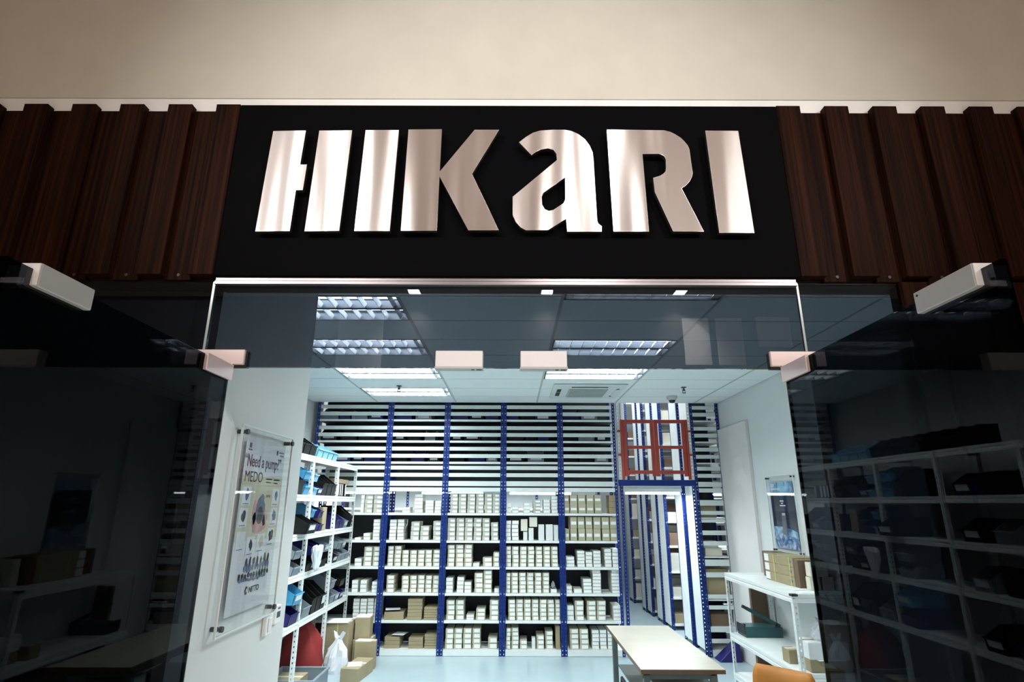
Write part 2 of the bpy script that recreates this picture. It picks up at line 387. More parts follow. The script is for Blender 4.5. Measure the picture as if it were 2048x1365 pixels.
# shop front wall: substrate, side walls below, wood-faced piers
wf = struct(MB().box(-6, 6, YF + 0.012, YF + 0.09, 2.755, CCEIL).box(-6, -2.4, YF + 0.012, YF + 0.09, 0, 2.765).box(2.4, 6, YF + 0.012, YF + 0.09, 0, 2.765)
            .build('wall_front', M['dark_sub']))
ZT, ZB = 1.546 + ZC, 0.806 + ZC
WB = 0.0970
def slat(x0, raised, zb, zt, scr=False):
    y = YF - 0.040 if raised else YF - 0.012
    o = MB().box(x0, x0 + WB - 0.001, y, YF + 0.012, zb, zt).build('wood_slat', M['wood'], wf, bevel=0.0015)
    if scr:
        s = MB().cyl((x0 + 0.05, y - 0.0015, zb + 0.02), (x0 + 0.05, y + 0.002, zb + 0.02), 0.006, 10).build('screw', M['dark'], o)
for k in range(14):
    raised = k % 2 == 0
    slat(-1.099 - (k + 1) * WB, raised, ZB + (0 if raised else -0.012), ZT - (0 if raised else 0.012), not raised)
    slat(1.058 + k * WB, raised, ZB + (0 if raised else -0.012), ZT - (0 if raised else 0.012), not raised)
for sx in (1,):
    for k in range(10):
        x = 1.43 + k * WB
        MB().box(min(sx * x, sx * (x + WB - .001)), max(sx * x, sx * (x + WB - .001)), YF - 0.022 - (0.012 if k % 2 else 0), YF + 0.05, 0.0, ZB - 0.014).build('wood_slat', M['wood'], wf, bevel=0.0015)
struct(MB().box(-6, 6, YF - 0.008, YF + 0.012, 1.520 + ZC, 1.598 + ZC).build('trim_1', M['trim_white'], bevel=0.002))
shell('wall_bulkhead', -6, 6, YF - 0.010, YF + 0.012, 1.599 + ZC, CCEIL, M['bulkhead'])

# ------------------------------------------------------------------ the sign
sg = thing('shop_sign', 'wide black sign board with brushed steel HIKaRI lettering above the glass entrance', 'sign', (-0.018, YF - 0.03, ZB))
MB().box(-1.099, 1.058, YF - 0.036, YF + 0.012, ZB - 0.004, ZT).build('sign_board', M['black'], sg, bevel=0.002)
LET = {
 'H': ([[(-.939,3.367),(-.812,3.371),(-.818,3.217),(-.792,3.218),(-.796,3.107),(-.822,3.107),(-.826,2.936),(-.953,2.934)], [(-.759,3.370),(-.631,3.372),(-.643,2.937),(-.771,2.935)]], []),
 'I': ([[(-.578,3.373),(-.448,3.374),(-.456,2.937),(-.587,2.937)]], []),
 'K': ([[(-.410,3.376),(-.280,3.378),(-.281,3.188),(-.151,3.376),(-.056,3.376),(-.157,3.179),(-.053,2.942),(-.165,2.941),(-.281,3.169),(-.282,2.939),(-.415,2.938)]], []),
 'a': ([[(.023,3.320),(.050,3.344),(.077,3.363),(.105,3.373),(.154,3.377),(.203,3.377),(.231,3.370),(.255,3.357),(.279,3.335),(.296,3.307),(.307,3.276),(.309,3.245),(.313,2.984),(.316,2.971),(.329,2.959),(.328,2.937),(.201,2.937),(.198,2.990),(.130,2.943),(.048,2.942),(.028,2.954),(.011,2.976),(-.001,3.006),(-.001,3.081),(.169,3.241),(.167,3.269),(.156,3.286),(.135,3.293),(.107,3.288),(.086,3.276),(.071,3.262)]],
       [[(.198,3.165),(.114,3.098),(.108,3.082),(.109,3.049),(.119,3.029),(.134,3.022),(.151,3.026),(.190,3.055),(.197,3.072)]]),
 'R': ([[(.366,3.379),(.590,3.376),(.614,3.369),(.631,3.359),(.652,3.343),(.665,3.327),(.677,3.308),(.682,3.292),(.684,3.226),(.686,3.185),(.681,3.168),(.672,3.151),(.656,3.133),(.638,3.120),(.706,2.939),(.593,2.939),(.536,3.103),(.534,3.164),(.560,3.173),(.573,3.181),(.583,3.192),(.586,3.205),(.588,3.246),(.584,3.256),(.579,3.263),(.564,3.270),(.499,3.269),(.503,2.938),(.372,2.938)]], []),
 'I.': ([[(.752,3.375),(.880,3.374),(.892,2.934),(.763,2.934)]], []),
}
for key, (outs, holes) in LET.items():
    for outer in outs:
        lo = shape2d('letter', outer, holes, YF - 0.066, 0.018, [M['steel_brushed'], M['side_dark']], sg)
        lo['label'] = 'brushed steel letter ' + key[0]
        x0 = min(p[0] for p in outer); pxs = {'K': -0.345, 'R': 0.435, 'a': 0.255}.get(key, x0 + 0.07)
        for zz in (3.0, 3.30): MB().cyl((pxs, YF - 0.050, zz), (pxs, YF - 0.034, zz), 0.008, 8).build('standoff_peg', M['steel'], lo)

# ------------------------------------------------------------------ glass front: transom, side panes, steel channel
TZ0, TZ1 = 0.464 + ZC, 0.790 + ZC
w1 = sempty('window_1', (0, YF, TZ0))
MB().box(-1.102, 1.049, YF - 0.006, YF + 0.006, TZ0, TZ1).build('pane', M['film'], w1)
MB().box(-1.112, -1.1035, YF - 0.006, YF + 0.006, 0.527 + ZC, TZ1).build('pane_edge', M['glassedge'], w1)
MB().box(1.0505, 1.058, YF - 0.006, YF + 0.006, 0.527 + ZC, TZ1).build('pane_edge', M['glassedge'], w1)
ch = MB().box(-1.096, 1.044, YF - 0.030, YF - 0.010, 0.771 + ZC, 0.786 + ZC).box(-1.096, 1.044, YF - 0.024, YF + 0.03, 0.786 + ZC, 0.806 + ZC)
ch.build('channel', M['alu'], w1, bevel=0.002)
w2 = sempty('window_2', (-1.3, YF, 0))
MB().box(-2.40, -1.115, YF - 0.006, YF + 0.006, 0.0, TZ1).build('pane', M['film'], w2)
w3 = sempty('window_3', (1.3, YF, 0))
MB().box(1.061, 1.43, YF - 0.006, YF + 0.006, 0.0, TZ1).build('pane', M['film'], w3)
for sx, x0, x1 in ((-1, -1.163, -0.952), (1, 0.915, 1.112)):
    pf = MB().box(x0, x1, YF - 0.020, YF - 0.006, 0.470 + ZC, 0.526 + ZC)
    pf.build('patch_fitting', M['polish'], w1, bevel=0.0025)
    MB().box(x0 + 0.002, x1 + (0.006 if sx < 0 else 0) - (0 if sx < 0 else 0), YF - 0.008, YF + 0.016, 0.464 + ZC, 0.522 + ZC).build('patch_back', M['dark'], w1)
# electromagnetic locks hung under the transom
def maglock(x0, x1, label):
    t = thing('magnetic_lock', label, 'door lock', ((x0 + x1) / 2, YF - 0.02, 0.455 + ZC))
    MB().box(x0, x1, YF - 0.045, YF - 0.006, 0.458 + ZC, 0.517 + ZC).build('housing', M['lockwhite'], t, bevel=0.002)
    MB().box(x0 - 0.002, x1 + 0.002, YF - 0.047, YF - 0.007, 0.4515 + ZC, 0.459 + ZC).build('magnet_face', M['lockgrey'], t, bevel=0.001)
    MB().cyl((x1 - 0.035, YF - 0.03, 0.4505 + ZC), (x1 - 0.035, YF - 0.03, 0.453 + ZC), 0.006, 10).box(x1 - 0.022, x1 - 0.004, YF - 0.036, YF - 0.024, 0.4505 + ZC, 0.453 + ZC).build('bolt', M['dark'], t)
maglock(-0.270, -0.104, 'white magnetic lock box under the glass transom, left of the pair')
maglock(0.028, 0.191, 'white magnetic lock box under the glass transom, right of the pair')

# the two glass door leaves, folded out at right angles towards the corridor
DT = 0.452 + ZC
def door(name, x, sx):
    d = sempty(name, (x, 1.87, 0))
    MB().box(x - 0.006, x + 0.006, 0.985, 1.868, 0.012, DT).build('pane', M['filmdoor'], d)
    MB().box(x - 0.006, x + 0.006, 1.868, 1.872, 0.012, DT).build('pane_edge', M['side_dark'], d)
    xi = x - sx * 0.006       # face towards the opening
    a, b = sorted((xi, xi - sx * 0.012))
    MB().box(a, b, 1.705, 1.874, DT - 0.052, DT + 0.002).build('patch_fitting', M['polish'], d, bevel=0.002)
    a, b = sorted((x + sx * 0.006, x + sx * 0.016))
    MB().box(a, b, 1.705, 1.874, DT - 0.052, DT + 0.002).build('patch_fitting', M['dark'], d, bevel=0.002)
    MB().cyl((x, 1.89, DT - 0.02), (x, 1.89, DT + 0.010), 0.008, 10).build('pivot', M['steel'], d)
    MB().box(x - 0.018, x + 0.018, 1.70, 1.874, 0.004, 0.055).build('patch_fitting', M['polish'], d, bevel=0.002)
    for s2 in (-1, 1): MB().tube([(x + s2 * 0.006, 1.08, 1.0), (x + s2 * 0.05, 1.08, 1.0), (x + s2 * 0.05, 1.08, 1.45), (x + s2 * 0.006, 1.08, 1.45)], 0.011, 10).build('pull_handle', M['steel'], d)
    return d
door('door_1', -0.972, -1); door('door_2', 0.935, 1)
def armature(x, sx, ya, yb, label):
    t = thing('lock_armature', label, 'door lock', (x, (ya + yb) / 2, DT - 0.04))
    xa, xb = sorted((x - sx * 0.020, x + sx * 0.022))
    MB().box(xa, xb, ya, yb, DT - 0.036, DT + 0.014).build('housing', M['lockgrey'], t, bevel=0.002)  # side shade put into the grey; the end face is coloured as lit
    MB().box(xa + 0.001, xb - 0.001, ya - 0.003, ya, DT - 0.035, DT + 0.013).build('lit_end_face', M['lockwhite'], t, bevel=0.001)
    MB().cyl((x + sx * 0.014, ya - 0.005, DT - 0.022), (x + sx * 0.014, ya - 0.002, DT - 0.022), 0.004, 8).cyl((xa + 0.004 if sx < 0 else xa - 0.001, yb - 0.012, DT + 0.004), (xa + 0.01, yb - 0.012, DT + 0.004), 0.003, 8).build('screw', M['dark'], t)
    o1, o2 = sorted((x + sx * 0.022, x + sx * 0.055))
    MB().box(o1, o2, ya + 0.004, yb - 0.02, DT - 0.04, DT + 0.012).build('shadowed_half', M['ink'], t, bevel=0.002)  # outer half of the box, blackened for the shadow it lies in
armature(-0.972, -1, 1.050, 1.200, 'white metal lock box, side painted shaded grey, on top corner of left glass door')
armature(0.935, 1, 1.035, 1.205, 'white metal lock box, side painted shaded grey, on top corner of right glass door')

# ------------------------------------------------------------------ corridor fittings behind the camera: part of the corridor ceiling
cc = bpy.data.objects['corridor_ceiling']
for k, (x, y) in enumerate(DOWN):
    d = MB().box(x - 0.085, x + 0.085, y - 0.085, y + 0.085, CCEIL - 0.006, CCEIL).build('square_downlight', M['trim_white'], cc)
    MB().box(x - 0.075, x + 0.075, y - 0.075, y + 0.075, CCEIL - 0.009, CCEIL - 0.006).build('diffuser', M['downlit'], d)
for q in SPOTS:
    MB().cyl(q + Vector((0, -0.02, 0.02)), q + Vector((0, -0.14, 0.06)), 0.06, 16).bar(q + Vector((0, -0.1, 0.05)), (q.x, q.y - 0.1, CCEIL), 0.02, 0.02).build('added_spot_body', M['dark'], cc)  # bodies for the added sign spots, out of view

# ------------------------------------------------------------------ shop ceiling: tiles in a runner grid, louvred luminaires
ce = struct(MB().box(-3.0, 3.1, 2.04, 8.385, CEIL + 0.14, CEIL + 0.18).box(-3.0, 3.1, 2.04, 2.06, CEIL - 0.68, CEIL + 0.14).build('ceiling', M['void']))
AC = (0.525, 1.475, 7.0, 7.93)
rb = MB()
tile_cache = {}
fixset = {(round(a, 2), round(b, 2)) for a, b in FIX}
for i in range(len(LX) - 1):
    for j in range(len(LY) - 1):
        x0, x1 = max(LX[i], -3.0), min(LX[i + 1], 3.1); y1, y0 = min(LY[j], 8.37), max(LY[j + 1], 2.06)
        if x1 - x0 < 0.05: continue
        if i == 3 and j == 7: y0 += 0.07
        if (round(LX[i], 2), round(LY[j + 1], 2)) in fixset: continue
        g = 0.012; key = (round(x1 - x0, 3), round(y1 - y0, 3))
        if key not in tile_cache:
            tile_cache[key] = MB().box(g, key[0] - g, 0.007, key[1] - 0.007, 0, 0.015).mesh('ceiling_tile', [M['tile']])
        inst('ceiling_tile', tile_cache[key], ce, (x0, y0, CEIL))
for x in LX[1:-1]: MB().box(x - 0.011, x + 0.011, 2.06, 8.375, CEIL - 0.003, CEIL + 0.02).build('grid_runner', M['runner'], ce)
for y in LY[1:]: MB().box(-3.0, 3.1, y - 0.0065, y + 0.0065, CEIL + 0.004, CEIL + 0.02).build('grid_runner', M['void'], ce)
struct(MB().box(-3.0, 3.1, 8.372, 8.385, CEIL - 0.004, CEIL + 0.20).build('trim_2', M['tile']))

def make_luminaire(fx, fy, label):
    t = thing('ceiling_light', label, 'ceiling light', (fx + 0.595, fy + 0.286, CEIL), 'louvred ceiling lights')
    x0, x1, y0, y1 = fx + 0.012, fx + 1.178, fy + 0.006, fy + 0.566; z = CEIL
    h = MB().box(x0, x1, y0, y1, z + 0.095, z + 0.105).box(x0, x1, y0, y0 + 0.012, z - 0.002, z + 0.095).box(x0, x1, y1 - 0.012, y1, z - 0.002, z + 0.095)
    h.box(x0, x0 + 0.014, y0, y1, z - 0.002, z + 0.095).box(x1 - 0.014, x1, y0, y1, z - 0.002, z + 0.095).box(x0, x1, (y0 + y1) / 2 - 0.02, (y0 + y1) / 2 + 0.02, z, z + 0.095)
    h.build('housing', M['plate'], t)
    for yc in (y0 + 0.148, y1 - 0.148):
        MB().cyl((x0 + 0.03, yc, z + 0.05), (x1 - 0.03, yc, z + 0.05), 0.016, 10).build('tube', M['tube'], t)
        for k in range(10):
            xb = x0 + 0.014 + (x1 - x0 - 0.028) * (k + 0.5) / 10
            bl = MB().hexa([(xb - 0.010, yc - 0.125, z), (xb - 0.006, yc - 0.125, z), (xb - 0.006, yc + 0.125, z), (xb - 0.010, yc + 0.125, z),
                            (xb + 0.006, yc - 0.125, z + 0.034), (xb + 0.010, yc - 0.125, z + 0.034), (xb + 0.010, yc + 0.125, z + 0.034), (xb + 0.006, yc + 0.125, z + 0.034)])
            bl.build('louvre_blade', M['reflector'], t)
    return t
WH = ['nearest the racks in the left column', 'second from the racks in the left column', 'third from the racks in the left column', 'behind the tinted transom, first in the left column',
      'beside the air conditioner in the right column', 'middle of the right column seen through tinted glass', 'nearest the entrance in the right column, under the steel channel']
for (fx, fy), wh in zip(FIX, WH):
    make_luminaire(fx, fy + (0.07 if fy < 3.5 else 0), 'bright louvred ceiling light, ' + wh)

# air conditioning cassette
t = thing('air_conditioner', 'square white ceiling cassette air conditioner with grey grille', 'air conditioner', (1.0, 7.465, CEIL))
x0, x1, y0, y1 = AC; z = CEIL
fr = MB().box(x0, x1, y0, y1, z - 0.022, z - 0.004)
fr.build('panel', M['acwhite'], t, bevel=0.006)
MB().box(x0 + 0.22, x1 - 0.22, y0 + 0.24, y1 - 0.16, z - 0.034, z - 0.022).build('intake_grille', M['acgrille'], t, bevel=0.004)
for k in range(9):
    yk = y0 + 0.27 + k * 0.055
    MB().box(x0 + 0.24, x1 - 0.24, yk, yk + 0.012, z - 0.038, z - 0.034).build('grille_slat', M['acgrille'], t)
MB().box(x0 + 0.24, x1 - 0.24, y0 + 0.10, y0 + 0.145, z - 0.026, z - 0.0215).build('outlet_slot', M['dark'], t)
MB().box(x0 + 0.24, x1 - 0.24, y1 - 0.10, y1 - 0.055, z - 0.028, z - 0.0215).build('outlet_flap', M['acwhite'], t)
for ya, yb in ((0.26, 0.43), (0.47, 0.72)): MB().box(x0 + 0.065, x0 + 0.12, y0 + ya, y0 + yb, z - 0.026, z - 0.0215).build('outlet_slot', M['dark'], t)
MB().box(x1 - 0.12, x1 - 0.065, y0 + 0.26, y0 + 0.72, z - 0.028, z - 0.0215).build('outlet_flap', M['acwhite'], t)
MB().box(x1 - 0.11, x1 - 0.075, y0 + 0.22, y0 + 0.255, z - 0.026, z - 0.0215).box(x1 - 0.13, x1 - 0.10, y0 + 0.70, y0 + 0.735, z - 0.03, z - 0.0215).build('sensor', M['dark'], t)
for (sx_, sy_, lb) in ((-1.47, 7.17, 'small dark ceiling sprinkler head between two left ceiling lights'), (2.23, 7.20, 'small dark ceiling sprinkler head right of the air conditioner')):
    t = thing('sprinkler', lb, 'sprinkler', (sx_, sy_, CEIL))
    MB().lathe((sx_, sy_, CEIL), [(0.0, -0.008), (0.035, -0.008), (0.035, 0.0)], 14).build('rose', M['darkgrey'], t)
    MB().cyl((sx_, sy_, CEIL - 0.05), (sx_, sy_, CEIL - 0.006), 0.012, 8).box(sx_ - 0.018, sx_ - 0.012, sy_ - .003, sy_ + .003, CEIL - 0.075, CEIL - 0.03).box(sx_ + 0.012, sx_ + 0.018, sy_ - .003, sy_ + .003, CEIL - 0.075, CEIL - 0.03).build('body', M['darkgrey'], t)
    MB().cyl((sx_, sy_, CEIL - 0.079), (sx_, sy_, CEIL - 0.074), 0.024, 10).build('deflector', M['darkgrey'], t)
t = thing('dome_camera', 'grey dome security camera on the ceiling in front of the red gate', 'camera', (2.25, 7.84, CEIL))
MB().lathe((2.25, 7.84, CEIL), [(0.075, 0.0), (0.075, -0.03), (0.058, -0.055), (0.045, -0.058)], 20).build('base', M['lockgrey'], t)
MB().lathe((2.25, 7.84, CEIL), [(0.046, -0.05), (0.043, -0.075), (0.028, -0.095), (0.0, -0.10)], 18).build('dome', M['dark'], t)

# ------------------------------------------------------------------ blue racks
YR = 8.42
POST = {}
def post_mesh(h, m, wd=0.042):
    """perforated steel angle: two flanges with a row of slots each"""
    key = (round(h, 2), m.name)
    if key in POST: return POST[key]
    mb = MB(); n = int(h / 0.05); t = 0.0022
    xs = [0, wd * 0.36, wd * 0.64, wd]
    for lay in (0, 1):
        for fl in (0, 1):
            vs, fs = [], []
            zz = [k * 0.05 + d for k in range(n) for d in (0, 0.016, 0.034)] + [n * 0.05, h]
            for z in zz:
                for x in xs: vs.append((x, lay * t, z) if fl == 0 else (lay * t, x, z))
            for r in range(len(zz) - 1):
                for c in range(3):
                    if c == 1 and r % 3 == 1 and r < 3 * n: continue
                    a = r * 4 + c; fs.append((a, a + 1, a + 5, a + 4))
            mb.add(vs, fs)
    POST[key] = mb.mesh('post', [m], fix=False)
    return POST[key]
def post(parent, x, y, h, m, mx=1, my=1, z=0.0):
    return inst('post', post_mesh(h, m), parent, (x, y, z), 0, (mx, my, 1))

BX = [-2.93, -1.822, -0.970, -0.128, 0.711, 1.535]
OPEN_TOP = [1.839, 1.467, 1.118, 0.778, 0.433, 0.079]     # open shelf tops, upper to lower
UP_SHELF = [3.182, 2.868, 2.561]
STRIPS = [(3.345, 3.399), (3.240, 3.295), (3.031, 3.084), (2.928, 2.982), (2.723, 2.777), (2.618, 2.672), (2.447, 2.501), (2.345, 2.399), (2.216, 2.285), (2.138, 2.194)]
BAYN = ['leftmost bay', 'second bay', 'middle bay', 'fourth bay', 'bay beside the aisle']
RACK_LABEL = ['blue post rack bay behind the end of the white shelving', 'second blue post rack bay from the left with brown cartons low down',
              'middle blue post rack bay with six grey carton stacks on top', 'fourth blue post rack bay filled with even rows of cartons',
              'blue post rack bay beside the aisle with large kraft cartons']
HP = 4.6
for b in range(5):
    xl, xr = BX[b], BX[b + 1]
    t = thing('storage_rack', RACK_LABEL[b], 'rack', ((xl + xr) / 2, YR + 0.23, 0), 'front row of blue storage racks')
    post(t, xl + 0.002, YR, HP, M['blue']); post(t, xr - 0.002, YR, HP, M['blue'], -1)
    post(t, xl + 0.002, YR + 0.47, HP, M['blue'], 1, -1); post(t, xr - 0.002, YR + 0.47, HP, M['blue'], -1, -1)
    for z0, z1 in STRIPS:
        MB().box(xl + 0.006, xr - 0.006, YR + 0.004, YR + 0.018, z0, z1).build('guard_strip', M['strip'], t, bevel=0.001)
    for zt in UP_SHELF + OPEN_TOP[:5]:
        sh = MB().box(xl + 0.006, xr - 0.006, YR + 0.006, YR + 0.465, zt - 0.016, zt).box(xl + 0.006, xr - 0.006, YR + 0.003, YR + 0.0058, zt - 0.030, zt, 1)
        sh.build('shelf_board', [M['boardshade'] if zt > 2.2 else M['white'], M['white']], t)
    MB().box(xl + 0.006, xr - 0.006, YR + 0.006, YR + 0.465, 0.064, 0.079).box(xl + 0.006, xr - 0.006, YR + 0.003, YR + 0.012, 0.004, 0.079).build('kick_shelf', M['white'], t)
    MB().box(xl + 0.006, xr - 0.006, YR + 0.474, YR + 0.480, 0.08, 1.80).build('added_backing', M['backdark'], t)  # dark sheet added in place of the unlit rack and cartons behind
    MB().box(xl + 0.006, xr - 0.006, YR + 0.474, YR + 0.480, 2.20, HP).build('added_backing', M['backmid'], t)  # same added sheet higher up, greyer for the dim gaps

# cartons: (bay, shelf, x0, x1, height of one, how many up, look)
STK = [(1,1,-2.186,-2.134,0.0625,4,'w'),(1,1,-2.131,-2.013,0.0625,4,'g'),(1,1,-2.005,-1.847,0.0633,4,'g'),(1,2,-2.243,-2.149,0.033,1,'w'),(1,2,-2.117,-2.016,0.046,2,'w'),(1,2,-1.984,-1.883,0.0472,6,'w'),(1,3,-2.215,-2.114,0.052,2,'w'),(1,3,-2.094,-1.975,0.065,4,'k'),(1,3,-1.967,-1.856,0.066,4,'k'),(1,4,-2.232,-2.14,0.0533,3,'w'),(1,4,-2.109,-2.015,0.0543,3,'w'),(1,4,-1.949,-1.847,0.048,3,'w'),(1,5,-2.191,-2.098,0.0447,6,'w'),(1,5,-2.092,-1.998,0.045,6,'w'),(1,5,-1.992,-1.901,0.0455,6,'w'),(1,5,-1.894,-1.826,0.0457,6,'w'),(1,6,-2.045,-1.976,0.044,3,'w'),(1,6,-1.967,-1.854,0.151,1,'b'),(2,1,-1.584,-1.466,0.0395,2,'w'),(2,1,-1.418,-1.288,0.0534,5,'w'),(2,1,-1.256,-1.133,0.0437,4,'w'),(2,1,-1.118,-1.019,0.0425,4,'w'),(2,2,-1.754,-1.651,0.0468,6,'w'),(2,2,-1.642,-1.543,0.0472,6,'w'),(2,2,-1.447,-1.322,0.0633,4,'g'),(2,2,-1.31,-1.185,0.0643,3,'g'),(2,2,-1.128,-1.013,0.0655,4,'g'),(2,3,-1.753,-1.67,0.0538,5,'k'),(2,3,-1.658,-1.562,0.0544,5,'k'),(2,3,-1.549,-1.454,0.054,4,'k'),(2,3,-1.441,-1.342,0.0535,4,'k'),(2,3,-1.333,-1.233,0.0545,4,'k'),(2,3,-1.223,-1.126,0.055,4,'k'),(2,3,-1.116,-1.015,0.0555,4,'k'),(2,4,-1.748,-1.637,0.0565,4,'k'),(2,4,-1.534,-1.435,0.055,4,'k'),(2,4,-1.425,-1.325,0.0555,4,'k'),(2,4,-1.316,-1.215,0.0565,4,'k'),(2,4,-1.207,-1.114,0.056,4,'k'),(2,4,-1.105,-1.017,0.0555,4,'k'),(2,5,-1.751,-1.48,0.101,1,'b'),(2,5,-1.434,-1.231,0.0453,6,'b'),(2,5,-1.208,-1.018,0.0328,5,'b'),(2,6,-1.731,-1.52,0.0483,3,'b'),(2,6,-1.401,-1.2,0.045,3,'b'),(2,6,-1.186,-1.008,0.0352,5,'b'),(3,1,-0.896,-0.782,0.0556,5,'g'),(3,1,-0.773,-0.657,0.0556,5,'g'),(3,1,-0.648,-0.531,0.0556,5,'g'),(3,1,-0.522,-0.406,0.0556,5,'g'),(3,1,-0.398,-0.286,0.0556,5,'g'),(3,1,-0.279,-0.177,0.0556,5,'g'),(3,2,-0.92,-0.806,0.061,5,'g'),(3,2,-0.798,-0.681,0.0612,5,'g'),(3,2,-0.674,-0.558,0.061,5,'g'),(3,2,-0.55,-0.433,0.0612,5,'g'),(3,2,-0.425,-0.316,0.0606,5,'g'),(3,2,-0.3,-0.194,0.0612,4,'g'),(3,3,-0.911,-0.805,0.0582,5,'k'),(3,3,-0.797,-0.681,0.0588,5,'k'),(3,3,-0.675,-0.561,0.0592,5,'k'),(3,3,-0.553,-0.456,0.048,1,'w'),(3,3,-0.41,-0.274,0.06,2,'k'),(3,3,-0.266,-0.175,0.0637,3,'k'),(3,4,-0.919,-0.817,0.0488,4,'w'),(3,4,-0.766,-0.666,0.0513,4,'w'),(3,4,-0.66,-0.559,0.047,3,'w'),(3,4,-0.522,-0.4,0.0655,4,'k'),(3,4,-0.394,-0.275,0.0596,5,'k'),(3,4,-0.248,-0.176,0.062,1,'w'),(3,5,-0.902,-0.783,0.0635,4,'k'),(3,5,-0.775,-0.656,0.064,4,'k'),(3,5,-0.628,-0.518,0.033,2,'w'),(3,5,-0.491,-0.361,0.0497,3,'k'),(3,5,-0.304,-0.176,0.0648,4,'k'),(3,6,-0.904,-0.79,0.0632,4,'k'),(3,6,-0.784,-0.668,0.0637,4,'k'),(3,6,-0.66,-0.543,0.064,4,'k'),(3,6,-0.537,-0.421,0.064,4,'k'),(3,6,-0.321,-0.192,0.0705,2,'k'),(4,1,-0.073,-0.011,0.0745,2,'w'),(4,1,-0.001,0.1,0.046,2,'w'),(4,1,0.163,0.262,0.0497,3,'w'),(4,1,0.303,0.417,0.048,4,'g'),(4,1,0.451,0.55,0.048,4,'w'),(4,1,0.565,0.661,0.0484,5,'w'),(4,2,-0.085,-0.011,0.0544,5,'w'),(4,2,-0.005,0.098,0.0544,5,'w'),(4,2,0.162,0.227,0.118,1,'t'),(4,2,0.234,0.309,0.172,1,'t'),(4,2,0.379,0.465,0.219,1,'t'),(4,2,0.48,0.585,0.22,1,'t'),(4,2,0.594,0.664,0.212,1,'t'),(4,3,-0.083,-0.007,0.0544,5,'k'),(4,3,0.001,0.098,0.0544,5,'k'),(4,3,0.11,0.21,0.0542,5,'k'),(4,3,0.22,0.321,0.0544,5,'k'),(4,3,0.331,0.432,0.0542,5,'k'),(4,3,0.442,0.543,0.0542,5,'k'),(4,3,0.551,0.653,0.0544,5,'k'),(4,4,-0.08,-0.015,0.0526,5,'k'),(4,4,-0.009,0.09,0.0532,5,'k'),(4,4,0.099,0.2,0.0534,5,'k'),(4,4,0.208,0.308,0.0532,5,'k'),(4,4,0.316,0.416,0.0532,5,'k'),(4,4,0.424,0.523,0.0532,5,'k'),(4,4,0.54,0.631,0.054,1,'w'),(4,5,-0.048,0.053,0.0528,5,'k'),(4,5,0.06,0.16,0.0532,5,'k'),(4,5,0.167,0.266,0.0534,5,'k'),(4,5,0.274,0.373,0.0532,5,'k'),(4,5,0.381,0.482,0.0534,5,'k'),(4,5,0.489,0.588,0.0528,5,'k'),(4,5,0.596,0.667,0.053,5,'k'),(4,6,-0.076,-0.012,0.0522,5,'k'),(4,6,-0.005,0.098,0.0528,5,'k'),(4,6,0.11,0.214,0.055,2,'k'),(4,6,0.273,0.327,0.138,1,'t'),(4,6,0.339,0.446,0.057,3,'k'),(4,6,0.458,0.565,0.0553,4,'k'),(4,6,0.594,0.66,0.294,1,'b'),(5,1,0.754,0.829,0.1305,2,'o'),(5,1,0.835,0.947,0.1305,2,'o'),(5,1,0.954,1.068,0.13,2,'o'),(5,1,1.075,1.185,0.1305,2,'o'),(5,1,1.192,1.301,0.13,2,'o'),(5,1,1.4,1.508,0.0857,3,'b'),(5,2,0.766,0.824,0.157,1,'o'),(5,2,0.833,0.933,0.164,2,'o'),(5,2,0.942,1.044,0.164,2,'o'),(5,2,1.053,1.155,0.164,2,'o'),(5,2,1.164,1.273,0.164,2,'o'),(5,2,1.283,1.393,0.1635,2,'o'),(5,2,1.403,1.509,0.164,2,'o'),(5,3,0.762,0.884,0.0457,3,'w'),(5,3,0.917,1.029,0.0434,5,'w'),(5,3,1.037,1.137,0.0497,4,'w'),(5,3,1.145,1.257,0.0434,5,'w'),(5,3,1.305,1.405,0.0486,5,'w'),(5,3,1.413,1.51,0.0486,5,'w'),(5,4,0.754,0.836,0.049,2,'w'),(5,4,0.861,0.981,0.059,1,'w'),(5,4,0.993,1.118,0.0468,4,'w'),(5,4,1.124,1.246,0.0437,7,'w'),(5,4,1.389,1.506,0.044,7,'w'),(5,5,0.761,0.859,0.0633,3,'w'),(5,5,0.868,0.994,0.0635,4,'k'),(5,5,1.035,1.164,0.0628,4,'k'),(5,5,1.172,1.301,0.063,4,'k'),(5,5,1.394,1.504,0.0485,4,'w'),(5,6,0.79,0.915,0.0633,4,'k'),(5,6,0.924,1.049,0.0633,4,'k'),(5,6,1.091,1.192,0.0478,5,'w'),(5,6,1.199,1.296,0.048,5,'w'),(5,6,1.303,1.38,0.048,5,'w')]
ORD = ['first', 'second', 'third', 'fourth', 'fifth', 'sixth', 'seventh', 'eighth']
SHN = ['top open shelf', 'second open shelf', 'third open shelf', 'fourth open shelf', 'fifth open shelf', 'bottom shelf']
LOOK = {'w': ('carton_w', 'pale carton', (0.06, 0.94, 0.14, 0.90)), 'g': ('carton_g', 'grey carton', (0.34, 0.92, 0.12, 0.66)),
        'k': ('carton_k', 'kraft carton', (0.22, 0.92, 0.16, 0.86)), 'o': ('carton_o', 'large kraft carton', (0.12, 0.86, 0.34, 0.60)),
        'b': ('kraft', 'brown carton', None), 't': ('speckle', 'tall white carton', None)}
CM = {}
